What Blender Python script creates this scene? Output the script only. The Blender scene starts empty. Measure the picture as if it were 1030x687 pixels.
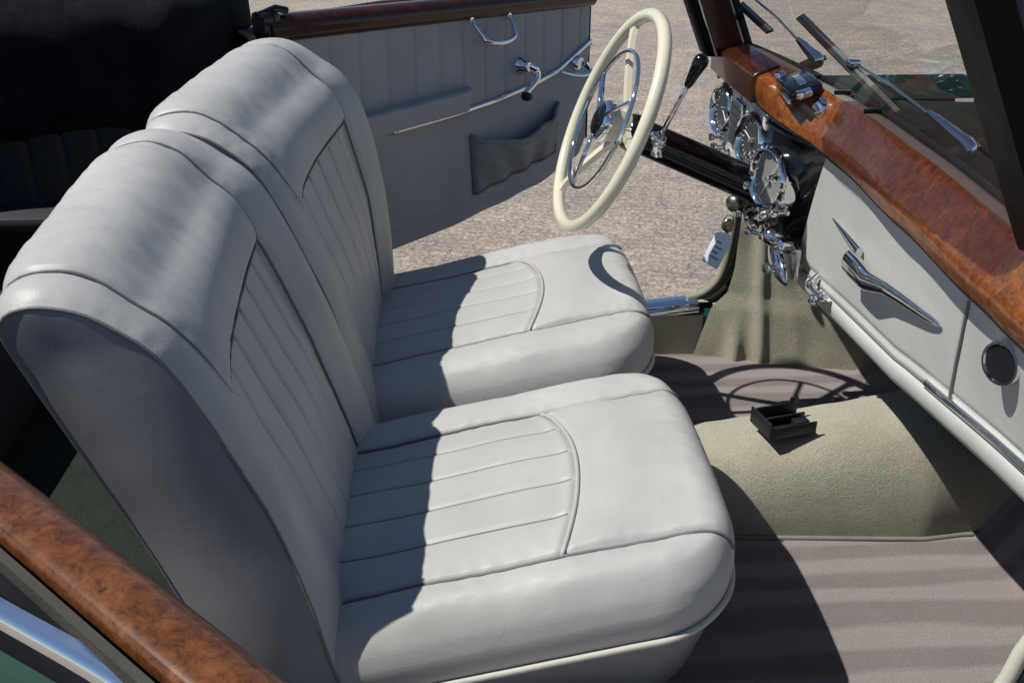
import bpy, bmesh, math, random
from mathutils import Vector, Matrix, noise
random.seed(7)
R = math.radians
scn = bpy.context.scene
col = scn.collection
V = Vector

# ------------------------------------------------------------------ materials
def new_mat(name):
    m = bpy.data.materials.new(name); m.use_nodes = True
    nt = m.node_tree
    b = nt.nodes['Principled BSDF']
    return m, nt, b
def nd(nt, t, **kw):
    n = nt.nodes.new(t)
    for k, v in kw.items():
        if k in n.inputs.keys(): n.inputs[k].default_value = v
        else: setattr(n, k, v)
    return n
def lk(nt, a, b): nt.links.new(a, b)
def coords(nt, scale=(1, 1, 1), rot=(0, 0, 0)):
    tc = nd(nt, 'ShaderNodeTexCoord'); mp = nd(nt, 'ShaderNodeMapping')
    mp.inputs['Scale'].default_value = scale; mp.inputs['Rotation'].default_value = rot
    lk(nt, tc.outputs['Object'], mp.inputs['Vector']); return mp.outputs['Vector']
def ramp(nt, fac, stops):
    r = nd(nt, 'ShaderNodeValToRGB'); e = r.color_ramp.elements
    while len(e) < len(stops): e.new(.5)
    for i, (p, c) in enumerate(stops):
        e[i].position = p; e[i].color = (c[0], c[1], c[2], 1)
    lk(nt, fac, r.inputs['Fac']); return r.outputs['Color']
def bump(nt, b, h, strength, dist, prev=None):
    n = nd(nt, 'ShaderNodeBump'); n.inputs['Strength'].default_value = strength; n.inputs['Distance'].default_value = dist
    lk(nt, h, n.inputs['Height'])
    if prev is not None: lk(nt, prev, n.inputs['Normal'])
    lk(nt, n.outputs['Normal'], b.inputs['Normal']); return n.outputs['Normal']
def noise_tex(nt, vec, scale, detail=4, rough=.55, dist=0):
    n = nd(nt, 'ShaderNodeTexNoise'); n.inputs['Scale'].default_value = scale; n.inputs['Detail'].default_value = detail
    n.inputs['Roughness'].default_value = rough; n.inputs['Distortion'].default_value = dist
    lk(nt, vec, n.inputs['Vector']); return n.outputs['Fac']
def mixc(nt, fac, a, b, mode='MIX'):
    m = nd(nt, 'ShaderNodeMix', data_type='RGBA', blend_type=mode)
    for sock, v in ((m.inputs[0], fac), (m.inputs[6], a), (m.inputs[7], b)):
        if hasattr(v, 'is_linked'): lk(nt, v, sock)
        elif isinstance(v, (int, float)): sock.default_value = v
        else: sock.default_value = (v[0], v[1], v[2], 1)
    return m.outputs[2]

def leather(name, c, rough=.42, grain=.12, bs=1.0):
    m, nt, b = new_mat(name); v = coords(nt)
    n1 = noise_tex(nt, v, 5, 5, .6)
    c1 = ramp(nt, n1, [(.3, [x*.9 for x in c]), (.7, [min(1, x*1.07) for x in c])])
    n5 = noise_tex(nt, v, 38, 4, .7)
    c2 = mixc(nt, ramp(nt, n5, [(.55, (0, 0, 0)), (.8, (.35, .35, .35))]), c1, [c[0]*.86, c[1]*.84, c[2]*.80])
    lk(nt, c2, b.inputs['Base Color'])
    n2 = noise_tex(nt, v, 9, 6, .65, .6)
    vo = nd(nt, 'ShaderNodeTexVoronoi'); vo.inputs['Scale'].default_value = 420; lk(nt, v, vo.inputs['Vector'])
    p = bump(nt, b, n2, .22*bs, .005)
    n3 = noise_tex(nt, coords(nt, (14, 50, 22), (.2, .4, .3)), 1, 5, .6, .8)
    p = bump(nt, b, n3, .14*bs, .004, p)
    n6 = noise_tex(nt, v, 55, 6, .7, 1.2)
    p = bump(nt, b, n6, .09*bs, .0015, p)
    bump(nt, b, vo.outputs['Distance'], grain, .0008, p)
    rr = nd(nt, 'ShaderNodeMapRange'); rr.inputs[3].default_value = rough-.08; rr.inputs[4].default_value = rough+.14
    lk(nt, n1, rr.inputs[0]); lk(nt, rr.outputs[0], b.inputs['Roughness'])
    b.inputs['Specular IOR Level'].default_value = .30
    return m
def plain(name, c, rough=.5, metal=0, coat=0, var=.0, spec=.5, bumpamt=0, bscale=60):
    m, nt, b = new_mat(name); v = coords(nt)
    n = noise_tex(nt, v, 14, 5, .6)
    if var: lk(nt, ramp(nt, n, [(.3, [x*(1-var) for x in c]), (.7, [x*(1+var) for x in c])]), b.inputs['Base Color'])
    else: b.inputs['Base Color'].default_value = (*c, 1)
    rr = nd(nt, 'ShaderNodeMapRange'); rr.inputs[1].default_value = .3; rr.inputs[2].default_value = .75
    rr.inputs[3].default_value = max(.02, rough*.8); rr.inputs[4].default_value = rough*1.25
    lk(nt, noise_tex(nt, v, 30, 5, .7), rr.inputs[0]); lk(nt, rr.outputs[0], b.inputs['Roughness'])
    b.inputs['Metallic'].default_value = metal; b.inputs['Coat Weight'].default_value = coat; b.inputs['Coat Roughness'].default_value = .04
    b.inputs['Specular IOR Level'].default_value = spec
    if bumpamt: bump(nt, b, noise_tex(nt, v, bscale, 5, .6), bumpamt, .003)
    return m
def burl(name, dark, mid, light, s=1.0):
    m, nt, b = new_mat(name); v = coords(nt, (s, s, s))
    n1 = noise_tex(nt, v, 42, 9, .8, .6)
    n2 = noise_tex(nt, v, 110, 5, .75, .4)
    n3 = noise_tex(nt, v, 6, 4, .55, .6)
    c1 = ramp(nt, n1, [(.28, dark), (.5, mid), (.74, light)])
    c2 = mixc(nt, ramp(nt, n2, [(.50, (0, 0, 0)), (.68, (.75, .75, .75))]), c1, dark)
    c3 = mixc(nt, ramp(nt, n3, [(.4, (0, 0, 0)), (.7, (.55, .55, .55))]), c2, [x*.5 for x in mid])
    lk(nt, c3, b.inputs['Base Color'])
    b.inputs['Roughness'].default_value = .28
    b.inputs['Coat Weight'].default_value = .38; b.inputs['Coat Roughness'].default_value = .06; b.inputs['Specular IOR Level'].default_value = .25
    bump(nt, b, n3, .05, .004)
    return m
def carpet(name, c, c2, sc=170, amt=.9, stripes=None, sheen=.25, lump=.5, ct=(.5, 1.25)):
    m, nt, b = new_mat(name); v = coords(nt)
    n1 = noise_tex(nt, v, sc, 4, .8); n0 = noise_tex(nt, v, 7, 5, .65); n4 = noise_tex(nt, v, 34, 4, .6, .4)
    base = ramp(nt, n0, [(.3, c), (.72, c2)])
    if stripes:
        w = nd(nt, 'ShaderNodeTexWave', wave_type='BANDS', bands_direction='Y'); w.inputs['Scale'].default_value = stripes
        w.inputs['Distortion'].default_value = 4.5; w.inputs['Detail'].default_value = 2; w.inputs['Detail Scale'].default_value = 1.3
        lk(nt, coords(nt, (.25, 1, 1)), w.inputs['Vector'])
        base = mixc(nt, ramp(nt, w.outputs['Fac'], [(.30, (0, 0, 0)), (.72, (1, 1, 1))]), base, [min(1, x*1.34) for x in c2])
    f = ramp(nt, n1, [(.25, (ct[0],)*3), (.75, (ct[1],)*3)])
    base = mixc(nt, 1.0, base, f, 'MULTIPLY')
    lk(nt, base, b.inputs['Base Color'])
    b.inputs['Roughness'].default_value = .95; b.inputs['Specular IOR Level'].default_value = .1
    b.inputs['Sheen Weight'].default_value = sheen; b.inputs['Sheen Roughness'].default_value = .5
    p = bump(nt, b, n4, lump, .006)
    bump(nt, b, n1, amt, .004, p)
    return m
def glass_mat(name, tint):
    m = bpy.data.materials.new(name); m.use_nodes = True; nt = m.node_tree; nt.nodes.clear()
    o = nd(nt, 'ShaderNodeOutputMaterial'); mx = nd(nt, 'ShaderNodeMixShader')
    t = nd(nt, 'ShaderNodeBsdfTransparent'); t.inputs['Color'].default_value = (*tint, 1)
    g = nd(nt, 'ShaderNodeBsdfGlossy'); g.inputs['Roughness'].default_value = .015
    lw = nd(nt, 'ShaderNodeLayerWeight'); lw.inputs['Blend'].default_value = .5
    pw = nd(nt, 'ShaderNodeMath', operation='POWER'); pw.inputs[1].default_value = 5; lk(nt, lw.outputs['Facing'], pw.inputs[0])
    f = nd(nt, 'ShaderNodeMath', operation='MULTIPLY_ADD'); f.inputs[1].default_value = .9; f.inputs[2].default_value = .045; lk(nt, pw.outputs[0], f.inputs[0])
    lk(nt, f.outputs[0], mx.inputs[0]); lk(nt, t.outputs[0], mx.inputs[1]); lk(nt, g.outputs[0], mx.inputs[2]); lk(nt, mx.outputs[0], o.inputs['Surface'])
    return m
def paving_mat():
    m, nt, b = new_mat('paving_setts'); v = coords(nt, (1, 1, 1), (0, 0, R(14)))
    wob = nd(nt, 'ShaderNodeVectorMath', operation='ADD')
    nn = nd(nt, 'ShaderNodeTexNoise'); nn.inputs['Scale'].default_value = 9; lk(nt, v, nn.inputs['Vector'])
    sc = nd(nt, 'ShaderNodeVectorMath', operation='SCALE'); sc.inputs['Scale'].default_value = .05
    lk(nt, nn.outputs['Color'], sc.inputs[0]); lk(nt, v, wob.inputs[0]); lk(nt, sc.outputs[0], wob.inputs[1])
    br = nd(nt, 'ShaderNodeTexBrick'); br.inputs['Scale'].default_value = 1
    br.inputs['Color1'].default_value = (.312, .282, .256, 1); br.inputs['Color2'].default_value = (.272, .247, .225, 1)
    br.inputs['Mortar'].default_value = (.20, .172, .152, 1)
    br.inputs['Mortar Size'].default_value = .004; br.inputs['Mortar Smooth'].default_value = .6
    br.inputs['Brick Width'].default_value = .17; br.inputs['Row Height'].default_value = .05; br.inputs['Bias'].default_value = .0
    lk(nt, wob.outputs[0], br.inputs['Vector'])
    sp = noise_tex(nt, v, 60, 6, .95)
    vo = nd(nt, 'ShaderNodeTexVoronoi'); vo.inputs['Scale'].default_value = 75; lk(nt, v, vo.inputs['Vector'])
    c = mixc(nt, 1.0, br.outputs['Color'], ramp(nt, sp, [(.36, (.45, .44, .43)), (.48, (1.0, 1.0, 1.0)), (.62, (1.6, 1.55, 1.5))]), 'MULTIPLY')
    c = mixc(nt, .75, c, ramp(nt, vo.outputs['Color'], [(.1, (.62, .60, .58)), (.6, (1.1, 1.08, 1.05)), (.95, (1.6, 1.56, 1.5))]), 'MULTIPLY')
    pat = noise_tex(nt, v, 3.5, 5, .7)
    c = mixc(nt, 1.0, c, ramp(nt, pat, [(.3, (.82, .82, .83)), (.7, (1.2, 1.18, 1.15))]), 'MULTIPLY')
    big = noise_tex(nt, v, .7, 5, .6)
    c = mixc(nt, 1.0, c, ramp(nt, big, [(.3, (.86, .86, .86)), (.7, (1.12, 1.1, 1.08))]), 'MULTIPLY')
    lk(nt, c, b.inputs['Base Color']); b.inputs['Roughness'].default_value = .9; b.inputs['Specular IOR Level'].default_value = .2
    p = bump(nt, b, br.outputs['Fac'], -.3, .004); bump(nt, b, sp, .45, .007, p)
    return m

M = {}
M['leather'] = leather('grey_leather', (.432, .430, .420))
M['shaded_leather'] = leather('shaded_leather', (.22, .225, .245), .5, .08, .3)  # seat leather darkened to stand for the shade on sides and base
M['door_leather'] = leather('door_leather', (.37, .375, .39), .5)
M['piping'] = leather('piping_leather', (.17, .17, .175), .45, .1)
M['pale_piping'] = leather('pale_piping', (.50, .49, .43), .45, .1)
M['dash_leather'] = leather('dash_leather', (.51, .515, .485), .5)
M['pocket'] = leather('dark_pocket_leather', (.25, .255, .265), .55)
M['chrome'] = plain('chrome', (.78, .79, .81), .045, 1)
M['dull_chrome'] = plain('dull_chrome', (.5, .5, .49), .22, 1)
M['brass'] = plain('aged_brass', (.30, .27, .19), .35, 1)
M['pillar_black'] = plain('pillar_black', (.003, .003, .0035), .4, spec=.10)
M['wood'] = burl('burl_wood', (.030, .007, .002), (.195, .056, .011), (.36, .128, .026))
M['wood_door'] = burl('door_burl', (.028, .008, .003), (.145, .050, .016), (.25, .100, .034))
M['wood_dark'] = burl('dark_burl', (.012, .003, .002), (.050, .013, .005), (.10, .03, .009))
M['cream'] = plain('cream_bakelite', (.66, .63, .48), .22, 0, .5)
M['black'] = plain('black_lacquer', (.005, .005, .006), .15, 0, .2, spec=.35)
M['black_plastic'] = plain('black_plastic', (.010, .010, .011), .5)
M['rubber'] = plain('rubber', (.03, .03, .03), .65, var=.2)
M['wiper_grey'] = plain('wiper_grey', (.30, .30, .30), .35, .3)
M['grey_rubber'] = plain('grey_rubber', (.19, .172, .15), .7, var=.15, bumpamt=.3)
M['olive_seal'] = plain('olive_seal', (.24, .24, .17), .7, var=.15, bumpamt=.4, bscale=200)
M['sunlit_seal'] = plain('sunlit_seal', (.50, .50, .42), .6, var=.1)  # same door seal, colour lifted to paint sunlight on the near one
M['cloth'] = plain('black_cloth', (.011, .012, .015), .95, var=.3, spec=.1, bumpamt=.6, bscale=25)
M['green'] = plain('green_paint', (.006, .045, .034), .25, 0, .3)
M['dark_green'] = plain('dark_green_paint', (.003, .015, .011), .6, 0, 0, .0, .06)
M['olive'] = carpet('olive_carpet', (.38, .36, .275), (.49, .47, .365), 270, 1.0, None, .35, .30, (.58, 1.25))
M['mauve'] = carpet('mauve_carpet', (.175, .150, .148), (.215, .186, .182), 300, .8, 3.5)
M['dark_carpet'] = carpet('rear_carpet', (.022, .028, .024), (.035, .042, .036), 200, .8, None, 0)
M['rear_leather'] = leather('rear_panel_leather', (.035, .035, .042), .6)
M['dial'] = plain('dial_black', (.05, .05, .052), .35)
M['dial_silver'] = plain('dial_silver', (.30, .30, .29), .35, .2)
M['white'] = plain('white_marks', (.75, .75, .7), .5)
M['blue'] = plain('blue_ink', (.12, .25, .48), .5)
M['tag'] = plain('tag_plastic', (.70, .78, .86), .3)
M['rust'] = plain('brown_rubber', (.22, .085, .04), .7, var=.3, bumpamt=.5)
M['glass'] = glass_mat('windscreen_glass', (.90, .93, .91))
M['visor'] = glass_mat('visor_warm_tint', (.66, .55, .47))  # amber tint invented to let warm light onto the shaded wood
M['gauge_glass'] = glass_mat('gauge_glass', (.97, .97, .97))
M['felt'] = plain('grey_felt', (.06, .057, .052), .95, var=.1, spec=.1, bumpamt=.5, bscale=200)
M['paving'] = paving_mat()

# ------------------------------------------------------------------ mesh tools
class MB:
    def __init__(s): s.v = []; s.f = []
    def add(s, vs, fs):
        o = len(s.v); s.v += [V(p) for p in vs]; s.f += [tuple(i+o for i in f) for f in fs]; return s
    def grid(s, rows, closed_v=False, closed_u=False):
        n = len(rows); k = len(rows[0]); vs = [p for r in rows for p in r]; fs = []
        for i in range(n if closed_u else n-1):
            for j in range(k if closed_v else k-1):
                a = (i % n)*k+j; b = (i % n)*k+(j+1) % k; c = ((i+1) % n)*k+(j+1) % k; d = ((i+1) % n)*k+j
                fs.append((a, b, c, d))
        return s.add(vs, fs)
    def cap(s, pts):
        return s.add(pts, [tuple(range(len(pts)))])
    def tube(s, path, r, seg=10, closed=False, caps=True, flat=None):
        path = [V(p) for p in path]; n = len(path); rows = []
        rr = list(r)[:n] if isinstance(r, (list, tuple)) else [r]*n
        t0 = (path[1]-path[0]).normalized()
        up = V((0, 0, 1)) if abs(t0.z) < .9 else V((1, 0, 0))
        nrm = (up-t0*up.dot(t0)).normalized()
        for i in range(n):
            if closed: t = path[(i+1) % n]-path[i-1]
            else: t = path[min(i+1, n-1)]-path[max(i-1, 0)]
            t.normalize(); nrm = (nrm-t*nrm.dot(t)).normalized(); bi = t.cross(nrm)
            fl = flat or (1, 1)
            rows.append([path[i]+(nrm*math.cos(a)*fl[0]+bi*math.sin(a)*fl[1])*rr[i] for a in [2*math.pi*q/seg for q in range(seg)]])
        s.grid(rows, closed_v=True, closed_u=closed)
        if caps and not closed: s.cap(rows[0]); s.cap(rows[-1])
        return s
    def box(s, c, size, rot=None, bev=0):
        c = V(c); hx, hy, hz = [q/2 for q in size]
        bm = bmesh.new(); bmesh.ops.create_cube(bm, size=1)
        for v in bm.verts: v.co = V((v.co.x*size[0], v.co.y*size[1], v.co.z*size[2]))
        if bev: bmesh.ops.bevel(bm, geom=list(bm.edges), offset=bev, segments=2, affect='EDGES', profile=.5)
        mt = rot if rot is not None else Matrix.Identity(3)
        bm.verts.index_update()
        s.add([c+mt@v.co for v in bm.verts], [[v.index for v in f.verts] for f in bm.faces]); bm.free(); return s
    def lathe(s, prof, org, axis, seg=28):
        ax = V(axis).normalized(); up = V((0, 0, 1)) if abs(ax.z) < .9 else V((1, 0, 0))
        e1 = (up-ax*up.dot(ax)).normalized(); e2 = ax.cross(e1); org = V(org)
        rows = [[org+ax*h+(e1*math.cos(a)+e2*math.sin(a))*max(r, 1e-5) for a in [2*math.pi*q/seg for q in range(seg)]] for r, h in prof]
        return s.grid(rows, closed_v=True)
    def prism(s, poly, d0, d1, fn, bev=0):
        bm = bmesh.new(); vs = [bm.verts.new(fn(p[0], p[1], d0)) for p in poly]; f = bm.faces.new(vs)
        ex = bmesh.ops.extrude_face_region(bm, geom=[f]); nv = [g for g in ex['geom'] if isinstance(g, bmesh.types.BMVert)]
        for v, p in zip(vs, poly): pass
        dv = V(fn(poly[0][0], poly[0][1], d1))-V(fn(poly[0][0], poly[0][1], d0))
        for v in nv: v.co += dv
        if bev: bmesh.ops.bevel(bm, geom=list(bm.edges), offset=bev, segments=3, affect='EDGES', profile=.5, clamp_overlap=True)
        bm.verts.index_update()
        s.add([v.co.copy() for v in bm.verts], [[v.index for v in f.verts] for f in bm.faces]); bm.free(); return s
    def ball(s, c, r, sc=(1, 1, 1), seg=14):
        rows = []
        for i in range(seg//2+1):
            th = math.pi*i/(seg//2)
            rows.append([V(c)+V((r*sc[0]*math.sin(th)*math.cos(a), r*sc[1]*math.sin(th)*math.sin(a), r*sc[2]*math.cos(th))) for a in [2*math.pi*q/seg for q in range(seg)]])
        return s.grid(rows, closed_v=True)
    def build(s, name, mat, parent=None, ang=40, loc=None, mirror=False):
        me = bpy.data.meshes.new(name)
        off = V((0, 0, 0))
        if loc is not None: off = V(loc)
        vs = [v-off for v in s.v]
        if mirror: vs = [V((v.x, -v.y, v.z)) for v in vs]
        me.from_pydata([tuple(v) for v in vs], [], s.f)
        bm = bmesh.new(); bm.from_mesh(me)
        bmesh.ops.remove_doubles(bm, verts=bm.verts, dist=1e-6)
        bmesh.ops.recalc_face_normals(bm, faces=bm.faces); bm.to_mesh(me); bm.free()
        for p in me.polygons: p.use_smooth = True
        if ang < 180: me.set_sharp_from_angle(angle=R(ang))
        o = bpy.data.objects.new(name, me); col.objects.link(o)
        me.materials.append(M[mat])
        if parent is not None: o.parent = parent
        elif loc is not None: o.location = off
        return o

def tag(o, label=None, cat=None, group=None, kind=None):
    if label: o['label'] = label
    if cat: o['category'] = cat
    if group: o['group'] = group
    if kind: o['kind'] = kind
    return o
def thing(name, label, cat, loc=(0, 0, 0), rz=0, group=None):
    o = bpy.data.objects.new(name, None); o.empty_display_size = .1; col.objects.link(o)
    o.location = loc; o.rotation_euler = (0, 0, rz); return tag(o, label, cat, group)
def copy_tree(o, parent=None):
    c = o.copy(); col.objects.link(c); c.parent = parent
    for ch in list(o.children): copy_tree(ch, c)
    return c
def spline(pts, n=8, closed=False):
    pts = [V(p) if len(p) == 3 else V((p[0], p[1], 0)) for p in pts]; out = []; k = len(pts)
    for i in range(k if closed else k-1):
        g = (lambda j: pts[j % k]) if closed else (lambda j: pts[max(0, min(k-1, j))])
        p0, p1, p2, p3 = g(i-1), g(i), g(i+1), g(i+2)
        for q in range(n):
            t = q/n
            out.append(.5*((2*p1)+(p2-p0)*t+(2*p0-5*p1+4*p2-p3)*t*t+(3*p1-p0-3*p2+p3)*t**3))
    if not closed: out.append(pts[-1])
    return out
def resample(pts, n):
    L = [0]
    for a, b in zip(pts, pts[1:]): L.append(L[-1]+(b-a).length)
    out = []; j = 0
    for i in range(n):
        d = L[-1]*i/(n-1)
        while j < len(L)-2 and L[j+1] < d: j += 1
        t = (d-L[j])/max(1e-9, L[j+1]-L[j]); out.append(pts[j].lerp(pts[j+1], min(1, max(0, t))))
    return out, L[-1]
def interp(tbl, x):
    if x <= tbl[0][0]: return tbl[0][1]
    for (a, va), (b, vb) in zip(tbl, tbl[1:]):
        if x <= b:
            t = (x-a)/(b-a); t = t*t*(3-2*t); return va+(vb-va)*t
    return tbl[-1][1]
def lin(tbl, x):
    if x <= tbl[0][0]: return tbl[0][1]
    for (a, va), (b, vb) in zip(tbl, tbl[1:]):
        if x <= b: return va+(vb-va)*(x-a)/(b-a)
    return tbl[-1][1]
def sstep(a, b, x):
    t = max(0, min(1, (x-a)/(b-a))); return t*t*(3-2*t)
def gs(d, s): return math.exp(-(d/s)**2)

# ------------------------------------------------------------------ ground
mb = MB(); mb.grid([[(x, y, 0) for y in (-60, -8, -2, 0, 4, 12, 30, 120)] for x in (-90, -20, -4, 0, 4, 20, 90)])
g = mb.build('paving', 'paving'); tag(g, 'pinkish grey speckled paving of small setts under the car', None, None, 'structure')

# ------------------------------------------------------------------ seats
prof0 = [(-.285, .37), (-.288, .42), (-.300, .48), (-.36, .60), (-.416, .722), (-.480, .868), (-.537, 1.005), (-.550, 1.05), (-.535, 1.078), (-.495, 1.088), (-.450, 1.079), (-.408, 1.052),
         (-.369, 1.013), (-.323, .93), (-.287, .85), (-.256, .779), (-.215, .655), (-.192, .56), (-.178, .50), (-.168, .44), (-.164, .38)]
HW = .298
def seat(name, label, cy, rec, dz, bo=0, nb=.60, sh=0):
    root = thing(name, label, 'car seat', (0, cy, .40), 0, 'front seats of the open car')
    piv = V((-.19, 0, .5))
    rot = Matrix.Rotation(rec, 3, 'Y')
    P, PL = resample(spline([(p[0], p[1], 0) for p in prof0], 10), 250)
    P = [V((p.x, 0, p.y)) for p in P]
    N = []
    for i in range(len(P)):
        t = P[min(i+1, len(P)-1)]-P[max(i-1, 0)]; N.append(V((-t.z, 0, t.x)).normalized())   # left of travel = outward
    ns = len(P); ds = PL/(ns-1)
    crest = max(range(ns), key=lambda i: P[i].z)
    # arc position of arch in the front
    front = [(i, P[i]) for i in range(crest, ns)]
    ia = min(front, key=lambda q: abs(q[1].z-.958))[0]
    amp = lambda i: interp([(0, .0), (crest*.5, .020), (crest-22, .036), (crest, .030), (ia-16, .010), (ia+30, .005), (ns-30, .008), (ns, .01)], i)
    SVp, SVn, AN = .57, .80, .74
    SVf = lambda v: SVp if v > 0 else SVn
    adrop = lambda v: 8*(1-max(0, 1-min(1, max(0, (SVp-v)/(SVp+AN)))**2.4)**.5)
    flv = [-AN+(SVp+AN)*k/6 for k in (1, 2, 3, 4, 5)]
    def pt(i, v, off=0):
        av = abs(v); SV = SVf(v)
        d = amp(i)*(1-av**4.5)
        y = v*HW+bo; ds_0 = (av-SV)*HW
        # edge roll
        ed = (1-av)*HW
        pk = noise.noise(V((i*ds*55, cy*5, v*6)))
        d += .0016*pk*(gs(abs(ds_0)-.012, .012)+gs(ed-.010, .010))
        if ed < .03: d -= .008*(1-ed/.03)**2
        # bolster seams
        ds_ = (av-SV)*HW
        fd = 1 if v > 0 else sstep(crest+44, crest+14, i)
        d -= fd*.006*gs(ds_, .006)+.006*gs(ds_, .030)*sstep(crest-60, crest, i)*(fd*.6+.4)
        d += (.022*gs((av-.80)*HW, .050) if v > 0 else .014*gs((av-.84)*HW, .050))*sstep(crest, ia, i)
        # fluted panel below the arch
        SVa = SVp if v > 0 else AN
        if i > crest and av < SVa+.05:
            arch = ia+adrop(v)
            k = (i-arch)*ds
            inside = sstep(-.004, .010, k)*sstep(SVa+.02, SVa-.03, av)
            d -= .010*inside*sstep(.40, .0, k)+.003*inside
            d -= .007*gs(k, .006)*sstep(SVa+.02, SVa-.02, av)
            d += .008*gs(k+.055, .050)*sstep(SVa+.02, SVa-.1, av)
            if k > 0:
                for q in flv: d -= .0040*gs((v-q)*HW, .0036)*sstep(0, .02, k)
                d += .0015*math.sin(math.pi*((v+AN)/(SVp+AN)*6 % 1.0))*inside
        p = V((P[i].x, y, P[i].z))+N[i]*(d+off)
        # creases in the head roll
        w = gs((i-crest-8)*ds, .16)*(1-av**6)
        nz = noise.noise(V((p.x*9+cy*7, p.y*38, p.z*9)))+.6*noise.noise(V((p.x*22, p.y*80+cy*3, p.z*16)))
        p += N[i]*w*nz*.0022
        nz2 = noise.noise(V((p.x*7+cy*3, p.y*7, p.z*7)))
        p += N[i]*nz2*.005*(1-av**8)
        # outer top corner is rounded in front view
        cz = sstep(.80, 1.0, av); p.z += (.034*sstep(-.75, .85, v)*sstep(0, .45, P[i].z-.55)) - .004*cz*gs((i-crest)*ds, .10)
        p.y += (1 if v > 0 else -1)*.022*av**6*sstep(.80, .55, P[i].z)
        p.x += sh*sstep(-1.1, 1, v)*sstep(.5, 1.0, P[i].z)
        return rot@(p-piv)+piv+V((0, 0, dz-.40))
    nv = 171
    vs = [-1+2*j/(nv-1) for j in range(nv)]
    b = MB(); b.grid([[pt(i, v) for v in vs] for i in range(ns)])
    back = b.build('backrest', 'leather', root, 180)
    # side panels of the backrest
    for sgn in (-1, 1):
        s_ = MB(); rows = []
        m_ = min(crest, ns-1-crest)
        for q in range(41):
            a = pt(int(round(crest*q/40)), sgn); c = pt(int(round(ns-1-(ns-1-crest)*q/40)), sgn)
            row = []
            for w in range(13):
                t = w/12; p = a.lerp(c, t); bul = .022*math.sin(math.pi*t)*math.sin(math.pi*min(1, q/34)*.95+.05)
                p = p+V((0, sgn*bul, 0)); p += V((0, sgn*(.0015*noise.noise(p*9)+.0018*sstep(18, 41, q)*noise.noise(V((p.x*16+p.z*30, p.y*8, p.z*6-p.x*20)))), 0)); row.append(p)
            rows.append(row)
        s_.grid(rows); s_.build('side_panel', 'shaded_leather', back, 60)
        t = MB(); t.tube([pt(i, sgn*.998, .0005) for i in range(0, ns, 2)], .0026, 8); t.build('piping', 'piping', back, 180)
        t = MB(); t.tube([pt(i, SVp if sgn > 0 else -SVn, .0032) for i in range(crest-70, ns if sgn > 0 else crest+40, 2)], [.0022]*200 if sgn > 0 else [.0022*min(1, (crest+40-i)/26+.08) for i in range(crest-70, crest+40, 2)], 8); t.build('piping', 'piping', back, 180)
    arcp = []
    for j in range(61):
        v = -AN+(SVp+AN)*j/60; i = ia+adrop(v); i0 = int(i); a = pt(i0, v, .0035); c = pt(min(ns-1, i0+1), v, .0035); arcp.append(a.lerp(c, i-i0))
    t = MB(); t.tube(arcp, [.0024*min(1, j/14+.1) for j in range(61)], 8); t.build('piping', 'piping', back, 180)
    t = MB()
    for q in flv:
        i0 = int(ia+adrop(q))+2
        t.tube([pt(i, q, .0008) for i in range(i0, ns, 3)], .0013, 6)
    t.build('flute_seams', 'piping', back, 180)
    # ---- cushion
    L, W, r, x0, z0, tl = .588, (.297 if cy < 0 else .312), .125, -.205, (.586 if cy < 0 else .604), .215
    cdy = 0 if cy < 0 else .014
    RR = .056
    def sd(x, y):
        qx, qy = x-(L-r), abs(y)-(W-r)
        if qx > 0 and qy > 0: return r-math.hypot(qx, qy)
        return min(W-abs(y), L-x)
    def hw(x):
        q = x-(L-r); return W if q <= 0 else W-r+math.sqrt(max(0, r*r-q*q))
    yS = .60*W; yN = nb*W; ySS = lambda y: yS if y > 0 else yN
    xa = lambda y: .335+.042*(1-(y/ySS(y))**2)     # front arc of the fluted part
    flc = [-yN+(yS+yN)*k/5 for k in (1, 2, 3, 4)]
    def ct(x, y, off=0):
        d = sd(x, y)
        z = z0+tl*x-.10*max(0, x-.42)**2*3+.030*(1-(y/W)**2)
        if d < RR: z -= RR-math.sqrt(max(0, RR*RR-(RR-d)**2))
        fr = sstep(.07, .02, x)
        z -= .010*gs(abs(y)-ySS(y), .0055)*sstep(L, L-.05, x)+.007*gs(abs(y)-ySS(y), .03)
        z += .008*gs(abs(y)-.84*W, .05)*sstep(0, .03, d)
        if abs(y) < ySS(y):
            k = x-xa(y)
            z -= .007*gs(k, .006)+.004*sstep(.0, -.03, k)
            z += .006*gs(k-.06, .05)
            if k < 0:
                for q in flc: z -= .0040*gs(y-q, .0036)*sstep(0, -.01, k)
                z += .0014*math.sin(math.pi*(((y+yN)/(yS+yN)*5) % 1.0))*sstep(0, -.02, k)
        z += .0045*noise.noise(V((x*8+cy*5, y*8, cy)))*sstep(0, .05, d)
        # radiating pull creases near the edges
        z += .0016*noise.noise(V((x*30, y*60+cy, 1)))*gs(d-.05, .04)
        z += .0013*noise.noise(V((x*60, cy, 3)))*gs(abs(abs(y)-ySS(y))-.012, .012)*sstep(0, .04, d)
        return V((x0+x, y+cdy, z-.40+off))
    nx, ny = 150, 171
    xs = [L*math.sin(math.pi/2*(i/(nx-1))) for i in range(nx)]
    b = MB(); rows = []
    for x in xs:
        h = hw(x); rows.append([ct(x, h*(-1+2*j/(ny-1))) for j in range(ny)])
    b.grid(rows)
    out = [r_[0] for r_ in rows]+rows[-1][1:-1]+[r_[-1] for r_ in reversed(rows)]
    cen = V((x0+L/2-.05, cdy, 0))
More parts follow.
